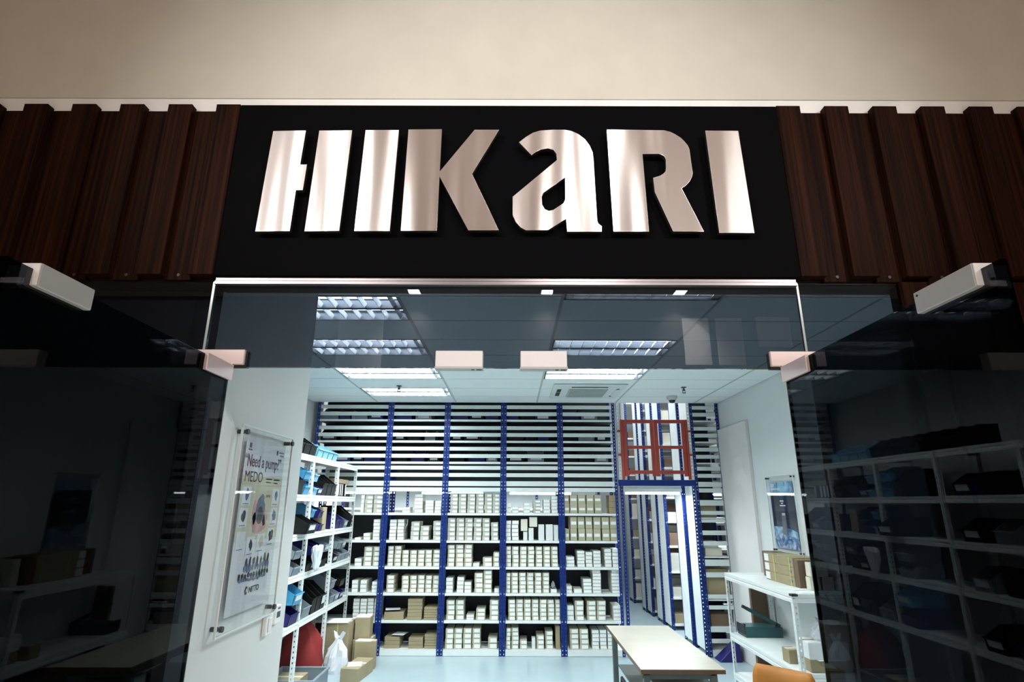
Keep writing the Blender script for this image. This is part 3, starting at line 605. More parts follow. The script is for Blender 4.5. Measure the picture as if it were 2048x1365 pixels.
def carton_mesh(wd, h, d, look):
    key = (round(wd, 2), round(h, 2), round(d, 2), look)
    if key not in CM:
        wd, h, d = key[0], key[1], key[2]
        body = MB().box(-wd / 2, wd / 2, 0, d, 0, h).mesh('carton', [M[LOOK[look][0]]], bevel=0.003)
        st = None; fr = LOOK[look][2]
        if fr:
            st = MB().box(-wd / 2 + wd * fr[0], -wd / 2 + wd * fr[1], -0.0012, 0.0, h * fr[2], h * fr[3]).mesh('paper_label', [M['sticker']])
        CM[key] = (body, st, wd, h)
    return CM[key]
boxes = []
col = {}
for bay, sh, xa, xb, hh, n, look in STK:
    col[(bay, sh)] = c = col.get((bay, sh), 0) + 1
    yj = random.uniform(0.030, 0.055)
    for k in range(n):
        boxes.append((bay, sh, c, k, n, (xa + xb) / 2 + random.uniform(-.003, .003), xb - xa - 0.006, hh, look, YR + yj + random.uniform(0, 0.006)))
boxes.sort(key=lambda q: -(q[6] * q[7]))
rest = MB()
for i, (bay, sh, c, k, n, x, wd, hh, look, y) in enumerate(boxes):
    z = OPEN_TOP[sh - 1] + k * hh + 0.001
    d = 0.30 if look != 't' else 0.12
    if i < 300:
        body, st, bw, bh = carton_mesh(wd, hh - 0.002, d, look)
        sc = ((wd) / bw, 1, (hh - 0.002) / bh)
        o = inst('carton', body, None, (x, y, z), random.uniform(-.012, .012), sc)
        up = 'topmost' if k == n - 1 and n > 1 else ORD[k] + ' up'
        if n == 1: up = 'lone'
        tag(o, f"{LOOK[look][1]}, {up} in {ORD[c - 1]} stack, {SHN[sh - 1]}, {BAYN[bay - 1]}", 'carton', 'cartons on the blue racks')
        if st:
            s = bpy.data.objects.new('paper_label', st); COL.objects.link(s); s.parent = o
    else:
        rest.box(x - wd / 2, x + wd / 2, y, y + d, z, z + hh - 0.003, {'w': 0, 'g': 1, 'k': 2, 'o': 2, 'b': 3, 't': 4}[look])
        fr = LOOK[look][2]
        if fr: rest.box(x - wd / 2 + wd * fr[0], x - wd / 2 + wd * fr[1], y - 0.0012, y, z + hh * fr[2], z + hh * fr[3], 4)
ro = rest.build('small_cartons', [M['carton_w'], M['carton_g'], M['carton_k'], M['kraft'], M['sticker']])
tag(ro, 'the many small pale labelled cartons stacked among larger ones on the blue racks', 'cartons'); ro['kind'] = 'stuff'

# loose sheets lying on top of carton stacks
def sheet(x0, x1, y0, y1, z, label, rz=0.0):
    o = MB().box(-(x1 - x0) / 2, (x1 - x0) / 2, -(y1 - y0) / 2, (y1 - y0) / 2, 0, 0.003).build('paper_sheet', M['paper'], at=((x0 + x1) / 2, (y0 + y1) / 2, z), local=True)
    o.rotation_euler = (0, 0, rz); return tag(o, label, 'paper', 'loose paper sheets')
sheet(-1.75, -1.55, 8.46, 8.62, 0.433 + 0.128, 'white sheet lying on wide brown carton in second rack bay', 0.2)
sheet(-1.62, -1.45, 8.46, 8.66, 0.079 + 0.168, 'white sheet on low brown carton stack, bottom shelf, second bay', -0.2)

# ------------------------------------------------------------------ hopper bins
BINP = {}
def bin_root(color, wd, d, h, card):
    key = (color, round(wd, 2), round(d, 2), round(h, 2), card)
    t = 0.005
    mb = MB()
    prof = [(-d / 2, 0), (d / 2, 0), (d / 2, h), (-d * 0.12, h), (-d / 2 - 0.02, h * 0.52)]
    for s in (-1, 1):
        x = s * (wd / 2 - t / 2)
        mb.prism([(x - t / 2, y, z) for y, z in prof], (t, 0, 0))
    mb.box(-wd / 2, wd / 2, -d / 2, d / 2, 0, t).box(-wd / 2, wd / 2, d / 2 - t, d / 2, 0, h)
    mb.hexa([(-wd / 2, -d / 2, 0), (wd / 2, -d / 2, 0), (wd / 2, -d / 2 + t, 0), (-wd / 2, -d / 2 + t, 0),
             (-wd / 2, -d / 2 - 0.02, h * 0.52), (wd / 2, -d / 2 - 0.02, h * 0.52), (wd / 2, -d / 2 - 0.02 + t, h * 0.52), (-wd / 2, -d / 2 - 0.02 + t, h * 0.52)])
    mb.bar((-wd / 2, -d / 2 - 0.024, h * 0.52), (wd / 2, -d / 2 - 0.024, h * 0.52), 0.012, 0.012)
    for s in (-1, 1): mb.bar((s * wd / 2, -d * 0.12, h), (s * wd / 2, d / 2, h), 0.012, 0.010)
    cd = None
    if card:
        cd = MB().hexa([(-wd * .34, -d / 2 - 0.012, h * .20), (wd * .34, -d / 2 - 0.012, h * .20), (wd * .34, -d / 2 - 0.008, h * .20), (-wd * .34, -d / 2 - 0.008, h * .20),
                        (-wd * .34, -d / 2 - 0.026, h * .50), (wd * .34, -d / 2 - 0.026, h * .50), (wd * .34, -d / 2 - 0.022, h * .50), (-wd * .34, -d / 2 - 0.022, h * .50)]).mesh('label_card', [M['paper']])
    if key not in BINP: BINP[key] = (mb.mesh('storage_bin', [M['bin_' + color]]), cd)
    return BINP[key]
def sbin(color, wd, d, h, loc, rz, label, group, card=False):
    me, cd = bin_root(color, wd, d, h, card)
    o = inst('storage_bin', me, None, loc, rz); tag(o, label, 'bin', group)
    if cd is not None:
        s = bpy.data.objects.new('label_card', cd); COL.objects.link(s); s.parent = o
    return o
CN = {'black': 'black', 'navy': 'navy blue', 'light': 'light blue', 'cyan': 'bright blue', 'grey': 'grey'}
# bins on the three screened upper shelves of the front racks
UPN = ['highest screened shelf', 'middle screened shelf', 'lowest screened shelf']
for b in range(5):
    for lv, zt in enumerate(UP_SHELF):
        x = BX[b] + 0.06; c = 0
        while x < BX[b + 1] - 0.2 and c < 4:
            wd = random.choice([0.16, 0.2, 0.24]); h = random.choice([0.13, 0.16, 0.18]); cl = random.choice(['black', 'black', 'navy', 'grey', 'black'])
            if x + wd > BX[b + 1] - 0.05: break
            sbin(cl, wd, 0.34, h, (x + wd / 2, YR + 0.24, zt + 0.001), 0, f"{CN[cl]} bin, {ORD[c]} from left, {UPN[lv]}, {BAYN[b]}", 'bins behind the guard strips', random.random() < 0.35)
            x += wd + random.choice([0.02, 0.03, 0.06]); c += 1

# ------------------------------------------------------------------ rack bay right of the aisle, screened all the way down
xl, xr = 2.662, 3.09
t = thing('storage_rack', 'narrow rack bay right of the aisle, screened by white strips down to floor', 'rack', ((xl + xr) / 2, YR + 0.23, 0), 'front row of blue storage racks')
post(t, xl, YR, HP, M['blue']); post(t, xr, YR, HP, M['blue'], -1)
post(t, xl, YR + 0.56, HP, M['blue'], 1, -1); post(t, xr, YR + 0.56, HP, M['blue'], -1, -1)
for z0, z1 in STRIPS + [(1.955, 2.031), (1.828, 1.881), (1.722, 1.765), (1.553, 1.614), (1.413, 1.469), (1.143, 1.228), (0.996, 1.06), (0.722, 0.776), (0.587, 0.637), (0.305, 0.357), (0.170, 0.222), (0.004, 0.083)]:
    MB().box(xl + 0.004, xr - 0.002, YR + 0.004, YR + 0.018, z0, z1).build('guard_strip', M['strip'], t, bevel=0.001)
for zt in UP_SHELF + [1.79, 1.267, 0.713, 0.37, 0.085]:
    MB().box(xl + 0.004, xr - 0.002, YR + 0.02, YR + 0.55, zt - 0.02, zt).build('shelf_board', M['white'], t)
MB().box(xl - 0.004, xl - 0.001, YR + 0.044, YR + 0.516, 0.05, HP).build('end_panel', M['strip'], t)
MB().box(xl + 0.004, xr, YR + 0.565, YR + 0.57, 0.08, HP).build('added_backing', M['backdark'], t)  # dark sheet added to keep this bay's gaps unlit
def carton(x0, x1, y0, y1, z0, z1, m, label, group=None, rz=0.0, extras=None):
    o = MB().box(-(x1 - x0) / 2, (x1 - x0) / 2, -(y1 - y0) / 2, (y1 - y0) / 2, 0, z1 - z0).build('carton', M[m], at=((x0 + x1) / 2, (y0 + y1) / 2, z0), bevel=0.004, local=True)
    o.rotation_euler = (0, 0, rz); tag(o, label, 'carton', group)
    tp = MB().box(-(x1 - x0) / 2, (x1 - x0) / 2, -0.022, 0.022, z1 - z0 + 0.0002, z1 - z0 + 0.0012)
    s = bpy.data.objects.new('packing_tape', tp.mesh('packing_tape', [M['cream'] if m == 'kraft' else M['kraft']])); COL.objects.link(s); s.parent = o
    return o
CC = 'cream cartons among the small ones'
def plain(x0, x1, z0, z1, m, label, d=0.25): 
    o = carton(x0, x1, YR + 0.04, YR + 0.04 + d, z0, z1, m, label, CC); return o
plain(0.127, 0.222, 1.468 + 0.129, 1.468 + 0.29, 'cream', 'cream carton on the shortest tall white carton, second open shelf, fourth bay', 0.12)
plain(0.250, 0.361, 1.468 + 0.186, 1.468 + 0.32, 'cream', 'cream carton on the middle tall white carton, second open shelf, fourth bay', 0.12)
carton(2.72, 3.04, 8.48, 8.85, 0.714, 1.10, 'kraft', 'large brown carton behind strips of the rack right of the aisle', 'cartons behind strips right of the aisle')
carton(2.74, 2.98, 8.48, 8.75, 1.268, 1.38, 'cream', 'small cream carton behind strips of the rack right of the aisle', 'cartons behind strips right of the aisle')
carton(2.72, 2.95, 8.48, 8.75, 1.791, 2.03, 'kraft', 'brown carton high behind strips of the rack right of the aisle', 'cartons behind strips right of the aisle')
carton(2.71, 2.93, 8.47, 8.75, 1.485, 1.57, 'cream', 'pale flat carton in mid gap of the rack right of the aisle', 'cartons behind strips right of the aisle').location.z = 1.268 + 0.115
carton(2.74, 3.00, 8.49, 8.85, 0.371, 0.52, 'kraftd', 'dark carton low behind strips of the rack right of the aisle', 'cartons behind strips right of the aisle')
o = MB().hexa([(2.70, 8.16, 0.002), (3.00, 8.16, 0.002), (3.00, 8.38, 0.002), (2.70, 8.38, 0.002), (2.96, 8.20, 0.22), (3.0, 8.20, 0.22), (3.0, 8.38, 0.22), (2.96, 8.38, 0.22)]).build('plastic_scoop', M['bin_navy'], at=(2.85, 8.27, 0), bevel=0.008)
tag(o, 'blue plastic wedge shaped scoop lying on the floor behind the right workbench', 'scoop')

# ------------------------------------------------------------------ racks along the aisle, deeper in the warehouse
INR = [(9.00, 9.48), (10.08, 10.54), (10.56, 10.98), (11.26, 11.64), (11.66, 12.00), (12.70, 13.15)]
INL = ['first back to back rack past the corner on the right of the aisle', 'second rack along the right of the aisle, white ended', 'third rack along the right of the aisle, white ended',
       'fourth rack along the right of the aisle, white ended', 'fifth rack along the right of the aisle, white ended', 'farthest rack on the right of the aisle']
for k, ((ya, yb), lb) in enumerate(zip(INR, INL)):
    x0, x1 = 2.64 - 0.02 * k, 4.1
    t = thing('storage_rack', lb, 'rack', ((x0 + x1) / 2, (ya + yb) / 2, 0), 'racks deeper in the warehouse')
    post(t, x0, ya, HP, M['blue']); post(t, x0, yb, HP, M['blue'], 1, -1); post(t, x1, ya, HP, M['blue'], -1); post(t, x1, yb, HP, M['blue'], -1, -1)
    MB().box(x0 - 0.004, x0 - 0.001, ya + 0.044, yb - 0.044, 0.06, HP).build('end_panel', M['strip'], t)
    for zt in [0.1, 0.5, 0.9, 1.3, 1.7, 2.1, 2.6, 3.0, 3.4, 3.8, 4.2]:
        MB().box(x0 + 0.003, x1 - 0.003, ya + 0.004, yb - 0.004, zt - 0.035, zt).build('shelf_board', M['white'], t)
    if k in (1, 3, 5):
        for q, zt in enumerate([0.1, 0.5, 0.9, 1.3, 1.7, 2.1, 2.6, 3.0, 3.4]):
            for r in range(2):
                wd = random.uniform(0.16, 0.3); hh = random.choice([0.14, 0.2, 0.28])
                xx = x0 + 0.06 + r * 0.36
                carton(xx, xx + wd, ya + 0.03, yb - 0.06, zt + 0.001, zt + hh, random.choice(['kraft', 'cream', 'carton_w', 'kraftd']),
                       f"carton in {'near' if r == 0 else 'inner'} place, {ORD[q] if q < 8 else 'top'} shelf up, {['second','fourth','farthest'][k // 2]} rack right of aisle", 'cartons in the deeper racks')
for k, (ya, yb) in enumerate([(9.95, 10.4)]):
    x0, x1 = -2.9, 1.50
    t = thing('storage_rack', 'long pale rack behind the front row, seen through the lit gap', 'rack', ((x0 + x1) / 2, (ya + yb) / 2, 0), 'racks deeper in the warehouse')
    for xx in (x0, -1.8, -0.7, 0.4): post(t, xx, ya, 2.30, M['blue'])
    post(t, x1, ya, 2.30, M['blue'], -1); post(t, x1, yb, 2.30, M['blue'], -1, -1); post(t, x0, yb, 2.30, M['blue'], 1, -1)
    for zt in [0.1, 0.55, 1.0, 1.45, 1.9, 2.28]:
        MB().box(x0 + 0.003, x1 - 0.003, ya + 0.004, yb - 0.004, zt - 0.035, zt).build('shelf_board', M['white'], t)
    MB().box(x0, x1, yb - 0.003, yb, 0.05, 2.30).build('added_backing', M['strip'], t)  # white sheet added so the gap behind the front row looks bright

# walkway above the aisle with its red gate
t = thing('walkway', 'blue steel framed upper walkway across the aisle below the red gate', 'walkway', (2.1, 8.75, 0))
post(t, 1.568, YR - 0.01, 2.30, M['blue']); post(t, 2.648, YR - 0.01, 2.30, M['blue'], -1)
post(t, 1.568, 8.97, 2.265, M['blue'], 1, -1); post(t, 2.648, 8.97, 2.265, M['blue'], -1, -1)
MB().box(1.545, 2.655, YR - 0.02, YR + 0.02, 2.225, 2.312).build('beam', M['blue'], t, bevel=0.004)
MB().box(1.55, 2.65, YR + 0.02, 8.98, 2.27, 2.30).build('deck', M['strip'], t)
post(t, 1.560, YR - 0.012, 2.2, M['white'], 1, 1, 2.312); post(t, 2.654, YR - 0.012, 2.2, M['white'], -1, 1, 2.312)
gt = thing('safety_gate', 'red oxide double leaf safety gate above the warehouse aisle', 'gate', (2.1, YR - 0.03, 2.312))
gy0, gy1 = YR - 0.046, YR - 0.0135
gz0, gz1 = 2.315, 3.183
for (xa, xb) in ((1.642, 2.098), (2.106, 2.562)):
    for zz, hh in ((gz1 - 0.052, 0.052), (2.755, 0.045), (2.395, 0.050)):
        MB().box(xa + 0.05, xb - 0.05, gy0 + 0.004, gy1 - 0.004, zz, zz + hh).build('rail', M['red'], gt, bevel=0.002)
    for xs in (xa, xb - 0.052):
        MB().box(xs, xs + 0.052, gy0, gy1, 2.36, gz1).build('stile', M['red'], gt, bevel=0.002)
for xs in (1.604, 2.566): MB().box(xs, xs + 0.036, gy0, gy1, gz0, gz1 + 0.003).build('gate_post', M['red'], gt, bevel=0.002)
for zz in (2.655, 3.0):
    MB().box(1.562, 1.606, gy0 + 0.01, gy1, zz, zz + 0.028).build('bracket', M['red'], gt); MB().box(2.60, 2.652, gy0 + 0.01, gy1, zz, zz + 0.028).build('bracket', M['red'], gt)

shell('mezzanine_floor', -3.0, 1.52, 8.93, 14.5, 2.305, 2.35, M['wallgrey'])
shell('mezzanine_floor_right', 2.68, 4.45, 9.50, 10.06, 2.305, 2.35, M['wallgrey'])
# batten tubes
BL = ['lit tube batten behind the leftmost and second rack bays', 'lit tube batten behind the second and middle rack bays', 'lit tube batten behind the fourth rack bay', 'lit tube batten under the walkway over the aisle', 'lit tube batten behind the screened rack right of the aisle']
for (x, y), lb in zip(BATT, BL):
    L = 0.52 if x != 2.12 else 0.44
    t = thing('tube_light', lb, 'tube light', (x, y, 2.2), 'tube lights below the walkway level')
    MB().box(x - L, x + L, y - 0.03, y + 0.03, 2.15, 2.20).build('batten', M['white'], t, bevel=0.003)
    MB().cyl((x - L + 0.02, y, 2.128), (x + L - 0.02, y, 2.128), 0.014, 10).build('tube', M['tube2'], t)
    for s in (-1, 1): MB().box(x + s * (L - 0.02) - 0.012, x + s * (L - 0.02) + 0.012, y - 0.016, y + 0.016, 2.11, 2.15).build('lamp_holder', M['white'], t)
    MB().box(x - L, x + L, y - 0.004, y + 0.004, 2.20, 2.2695 if x == 2.12 else 2.3055).build('hanger', M['white'], t)
wc = bpy.data.objects['warehouse_ceiling']
for k, (x, y) in enumerate(UPB):
    d = MB().box(x - 0.6, x + 0.6, y - 0.05, y + 0.05, 5.06, 5.2).build('roof_batten', M['white'], wc)
    MB().cyl((x - 0.58, y, 5.04), (x + 0.58, y, 5.04), 0.014, 8).build('tube', M['tube'], d)

# ------------------------------------------------------------------ white slotted shelving along the left
XS = -2.25
PYS = [8.38, 7.47, 6.52, 5.57, 4.62, 3.67]
LEV = [2.485, 2.056, 1.653, 1.243, 0.765]
t = thing('shelving', 'long white slotted angle shelving full of bins along the left side', 'shelving', (XS - 0.22, 6.0, 0))
for y in PYS:
    post(t, XS, y, 2.48, M['white'], -1, -1 if y == 8.38 else 1); post(t, XS - 0.45, y, 2.48, M['white'], 1, -1 if y == 8.38 else 1)
for i in range(5):
    ya, yb = PYS[i + 1], PYS[i]
    for zt in LEV:
        x = XS - 0.004
        MB().prism([(x, ya, zt), (x, ya, zt - 0.022), (x - 0.004, ya, zt - 0.026), (x - 0.004, ya, zt - 0.036), (x, ya, zt - 0.040), (x, ya, zt - 0.066), (x - 0.014, ya, zt - 0.066), (x - 0.014, ya, zt)], (0, yb - ya, 0)).build('beam', M['white'], t)
        MB().box(XS - 0.448, XS - 0.018, ya + 0.003, yb - 0.003, zt - 0.012, zt - 0.002).build('shelf_board', M['white'], t)
for y in PYS:
    for zt in LEV: MB().box(XS - 0.44, XS - 0.01, y - 0.002 if y == 8.38 else y + 0.003, y + 0.010, zt - 0.05, zt - 0.003).build('side_rail', M['white'], t)

G = 'bins on the white shelving'
RX = PI / 2
def sb(color, yc, lev, wd=0.17, h=0.15, d=0.34, dz=0.0, card=False, xo=0.0, where=''):
    return sbin(color, wd, d, h, (XS - 0.012 - d / 2 + xo, yc, LEV[lev] + dz + 0.001), RX, f"{CN[color]} bin, {where}", G, card)
# on top
for k in range(4): sb('light', 7.28 - 0.192 * k, 0, 0.172, 0.17, where=f"{ORD[k]} from far end of the row on top of white shelving")
for k in range(7): sb('black', 6.46 - 0.20 * k, 0, 0.18, 0.2, where=f"{ORD[k]} of the black row on top of the white shelving")
# level 1
sb('cyan', 6.36, 1, 0.17, 0.16, where='lower, just left of the front post, upper shelf of white shelving'); sb('cyan', 6.36, 1, 0.17, 0.15, dz=0.165, where='stacked upper, just left of front post, upper white shelf')
sb('black', 6.17, 1, 0.16, 0.28, 0.39, where='beside two bright blue bins on the upper white shelf')
sb('light', 6.645, 1, 0.13, 0.14, dz=0.0, where='at left end behind navy bin, upper white shelf'); sb('light', 6.645, 1, 0.13, 0.14, dz=0.15, where='stacked over another beside the post, upper white shelf')
sb('navy', 6.80, 1, 0.16, 0.14, card=True, where='with white card, right of light blue pair on upper white shelf')
for k in range(3): sb('black', 6.98 + 0.175 * k, 1, 0.16, 0.26, 0.39, where=f"{ORD[k]} of the plain three in middle bay, upper white shelf")
for k in range(4):
    o = MB().box(-0.026, 0.026, -0.15, 0.15, 0, 0.17).build('box_file', M['bin_black'], at=(XS - 0.17, 7.60 + 0.085 * k + (0.06 if k == 3 else 0), LEV[1]), bevel=0.003, local=True)
    o.rotation_euler = (0, 0, RX); tag(o, f"black box file with white spine, {ORD[k]} of four on the upper white shelf", 'box file', 'black box files')
    s = bpy.data.objects.new('spine_label', MB().box(-0.018, 0.018, -0.1515, -0.15, 0.012, 0.158).mesh('spine_label', [M['paper']])); COL.objects.link(s); s.parent = o
carton(XS - 0.40, XS - 0.08, 7.62, 8.25, LEV[1] + 0.1705, LEV[1] + 0.23, 'kraft', 'flat light brown carton lying on the black box files')
# level 2
sb('black', 6.36, 2, 0.26, 0.19, 0.40, 0, True, 0.10, 'large with cream card, jutting out beside the post, second white shelf')
sb('light', 6.645, 2, 0.13, 0.15, where='lower, beside the large black bin, second white shelf'); sb('cyan', 6.645, 2, 0.13, 0.15, dz=0.16, where='stacked on a light blue one, second white shelf')
sb('navy', 6.80, 2, 0.14, 0.14, where='lowest, left of upright brown carton, second white shelf'); sb('navy', 6.92, 2, 0.15, 0.14, dz=0.15, where='on top, above upright brown carton level, second white shelf')
sb('navy', 6.955, 2, 0.12, 0.14, where='lower, tight beside upright brown carton, second white shelf')
carton(XS - 0.30, XS - 0.012, 7.035, 7.18, LEV[2] + 0.001, LEV[2] + 0.27, 'kraft', 'upright light brown carton between navy bins on second white shelf')
sb('navy', 7.62, 2, 0.17, 0.2, where='wide, first past the middle post, second white shelf'); sb('navy', 7.80, 2, 0.16, 0.2, where='second past the middle post, second white shelf')
sb('grey', 7.99, 2, 0.17, 0.16, card=True, where='past two navy bins, second white shelf'); sb('black', 8.20, 2, 0.16, 0.28, 0.39, where='at the far end of the second white shelf')
# level 3
for k in range(2): sb('grey', 6.30, 3, 0.2, 0.15, dz=0.16 * k, where=f"{'lower' if k == 0 else 'upper'} of the pair left of front post, third white shelf")
sb('black', 6.65, 3, 0.13, 0.15, where='under the hanging white bag, third white shelf')
for k in range(3): sb('black', 6.815 + 0.19 * k, 3, 0.172, 0.155, card=k < 2, where=f"{ORD[k]} right of the white bag, lower row, third white shelf")
for k in range(2): sb('navy', 6.84 + 0.195 * k, 3, 0.18, 0.14, dz=0.16, where=f"{ORD[k]} of the upper row, middle bay, third white shelf")
sb('grey', 7.26, 3, 0.18, 0.14, dz=0.16, card=True, where='upper row, against the middle post, third white shelf')
sb('black', 7.63, 3, 0.18, 0.15, card=True, where='lower row, first past middle post, third white shelf')
for k in range(3): sb('grey', 7.82 + 0.18 * k, 3, 0.17, 0.15, where=f"{ORD[k]} of the lower row in far bay, third white shelf")
for k in range(2): sb('grey', 7.80 + 0.19 * k, 3, 0.17, 0.15, dz=0.155, card=(k == 1), where=f"{ORD[k]} of the upper row in far bay, third white shelf")
# level 4
sb('navy', 6.36, 4, 0.24, 0.19, where='below the bright blue one, lowest white shelf'); sb('cyan', 6.36, 4, 0.24, 0.19, dz=0.195, card=True, xo=0.03, where='with card, on a navy one, lowest white shelf')
sb('grey', 6.72, 4, 0.26, 0.2, where='large open fronted one right of the front post, lowest white shelf')
for k in range(3): sb('black', 6.97 + 0.165 * k, 4, 0.15, 0.30, 0.39, card=(k == 2), where=f"{ORD[k]} behind the large grey one, lowest white shelf")
for k in range(2): sb('grey', 7.64, 4, 0.19, 0.17, dz=0.175 * k, where=f"{'lower' if k == 0 else 'upper'} of the pair past the middle post, lowest white shelf")
sb('grey', 7.85, 4, 0.18, 0.16, card=True, where='with card, right of the grey pair, lowest white shelf'); sb('navy', 8.06, 4, 0.19, 0.15, card=True, where='at the far end of the lowest white shelf'); sb('black', 8.06, 4, 0.19, 0.15, dz=0.155, where='on the last navy one, lowest white shelf')
# nearer bays of the shelving (seen mirrored in the right door)
for lv in (1, 2, 3, 4):
    for k, yc in enumerate([5.30, 4.95, 4.35, 4.0]):
        cl = ['black', 'navy', 'black', 'grey'][(k + lv) % 4]
        sb(cl, yc, lv, 0.22, 0.2, card=(k % 2 == 0), where=f"{ORD[k]} in the near bays, {['', 'upper', 'second', 'third', 'lowest'][lv]} white shelf")

def bag(name, loc, sx, sy, h, m, label, cat, seed, knot=True, prof=None):
    """soft bag: pinched blob with folds and two handle ears"""
    rnd = random.Random(seed); mb = MB(); n = 20
    prof = prof or [(0.0, 0.0), (0.9, 0.0), (1.0, 0.10), (0.98, 0.28), (0.88, 0.46), (0.70, 0.64), (0.46, 0.80), (0.24, 0.92), (0.26, 0.97), (0.0, 1.0)]
    vs = []
    ph = [rnd.uniform(0, 6.28) for _ in range(4)]
    for r, z in prof:
        for k in range(n):
            a = 2 * PI * k / n
            f = 1 + 0.08 * math.sin(3 * a + ph[0] + z * 3) + 0.13 * math.sin(6 * a + ph[1] + 2 * z) * (0.2 + z) + (0.05 + 0.22 * z) * rnd.uniform(-1, 1)
            vs.append((loc[0] + sx * r * f * math.cos(a), loc[1] + sy * r * f * math.sin(a), loc[2] + h * z * (1 + 0.03 * math.sin(4 * a + ph[2]))))
    fs = [(i * n + k, i * n + (k + 1) % n, (i + 1) * n + (k + 1) % n, (i + 1) * n + k) for i in range(len(prof) - 1) for k in range(n)]
    mb.add(vs, fs, 0, m == 'redbag')
    o = mb.build(name, M[m], at=loc); tag(o, label, cat)
    if knot:
        e = MB()
        for s in (-1, 1):
            c = Vector((loc[0] + s * sx * 0.10, loc[1], loc[2] + h * 0.93)); tip = Vector((loc[0] + s * sx * 0.42, loc[1] - sy * 0.2 * s, loc[2] + h * 1.16))
            e.hexa([c + Vector((-.03, -.008, 0)), c + Vector((.03, -.008, 0)), c + Vector((.03, .008, 0)), c + Vector((-.03, .008, 0)), tip + Vector((-.012, -.003, 0)), tip + Vector((.026, -.003, -.02)), tip + Vector((.026, .003, -.02)), tip + Vector((-.012, .003, 0))])
        e.build('handle', M[m], o)
    return o
bag('wrapped_bundle', (0.578, 8.53, 0.778 + 0.066), 0.030, 0.04, 0.085, 'bin_grey', 'small grey wrapped bundle on the lone carton, fourth open shelf, fourth bay', 'bundle', 21, False)
# white bag hanging out of the third shelf, red sack, grey crate and cartons on the floor
bag('plastic_bag', (XS + 0.075, 6.70, LEV[3] + 0.0), 0.05, 0.125, 0.27, 'bag', 'white plastic bag hanging in front of black bins, third white shelf', 'bag', 3, False, [(0.0, 0.0), (0.25, 0.01), (0.5, 0.12), (0.62, 0.35), (0.8, 0.6), (1.0, 0.85), (0.9, 0.97), (0.4, 1.0), (0.0, 0.96)])
bag('red_sack', (-2.46, 7.32, 0.0), 0.27, 0.165, 0.66, 'redbag', 'large dark red cloth sack on the floor under the white shelving', 'sack', 5, False)
bag('plastic_bag', (-2.115, 7.62, 0.0), 0.14, 0.075, 0.40, 'bag', 'white plastic carrier bag tied up on the floor before brown cartons', 'bag', 8)
t = thing('crate', 'dark grey plastic crate on the floor at the foot of white shelving', 'crate', (-2.30, 6.84, 0))
cx0, cx1, cy0, cy1 = -2.58, -2.06, 6.58, 7.10
MB().box(cx0, cx1, cy0, cy1, 0, 0.01).box(cx0, cx0 + 0.012, cy0, cy1, 0, 0.19).box(cx1 - 0.012, cx1, cy0, cy1, 0, 0.19).box(cx0, cx1, cy0, cy0 + 0.012, 0, 0.19).box(cx0, cx1, cy1 - 0.012, cy1, 0, 0.19).build('shell', M['bin_grey'], t)
MB().box(cx0 - 0.015, cx1 + 0.015, cy0 - 0.015, cy0 + 0.014, 0.178, 0.20).box(cx0 - 0.015, cx1 + 0.015, cy1 - 0.014, cy1 + 0.015, 0.178, 0.20).box(cx0 - 0.015, cx0 + 0.014, cy0 + .014, cy1 - .014, 0.178, 0.20).box(cx1 - 0.014, cx1 + 0.015, cy0 + .014, cy1 - .014, 0.178, 0.20).build('rim', M['bin_grey'], t, bevel=0.004)
carton(-2.54, -2.25, 6.66, 7.0, 0.0105, 0.17, 'kraft', 'brown carton standing inside the dark grey crate')
FG = 'brown cartons on the floor by the racks'
o = carton(-2.36, -2.03, 7.72, 8.02, 0.27, 0.53, 'kraft', 'brown carton with yellow strap and paper on top, back of floor pile', FG)
q = bpy.data.objects.new('packing_strap', MB().box(0.02, 0.034, -0.1515, 0.1515, 0.0, 0.2605).mesh('packing_strap', [M['strap']])); COL.objects.link(q); q.parent = o
carton(-2.36, -2.03, 7.72, 8.02, 0.0, 0.269, 'kraft', 'brown carton under the yellow strapped one in floor pile', FG)
carton(-2.02, -1.83, 7.95, 8.22, 0.30, 0.55, 'kraft', 'brown carton with an open lid, upper right of floor pile', FG, 0.08)
carton(-2.02, -1.80, 7.93, 8.24, 0.0, 0.299, 'kraft', 'brown carton with blue print below the open one in floor pile', FG)
carton(-1.96, -1.70, 7.78, 7.92, 0.0, 0.31, 'kraft', 'tall brown carton at the right front of the floor pile', FG, 0.1)
carton(-1.93, -1.72, 7.22, 7.72, 0.0, 0.15, 'kraft', 'long low brown carton on the floor in front of the pile', FG, -0.12)
sheet(-1.92, -1.76, 7.30, 7.50, 0.1515, 'white sheet on the long low brown floor carton', 0.2)
sheet(-2.35, -2.05, 7.70, 8.00, 0.5345, 'white sheet draped on the yellow strapped carton', 0.05)
sheet(-1.95, -1.75, 7.79, 7.92, 0.3115, 'white sheet on the tall front brown carton', -0.1)
sheet(-2.02, -1.84, 7.97, 8.20, 0.5515, 'white sheet on the open lidded brown carton', 0.05)

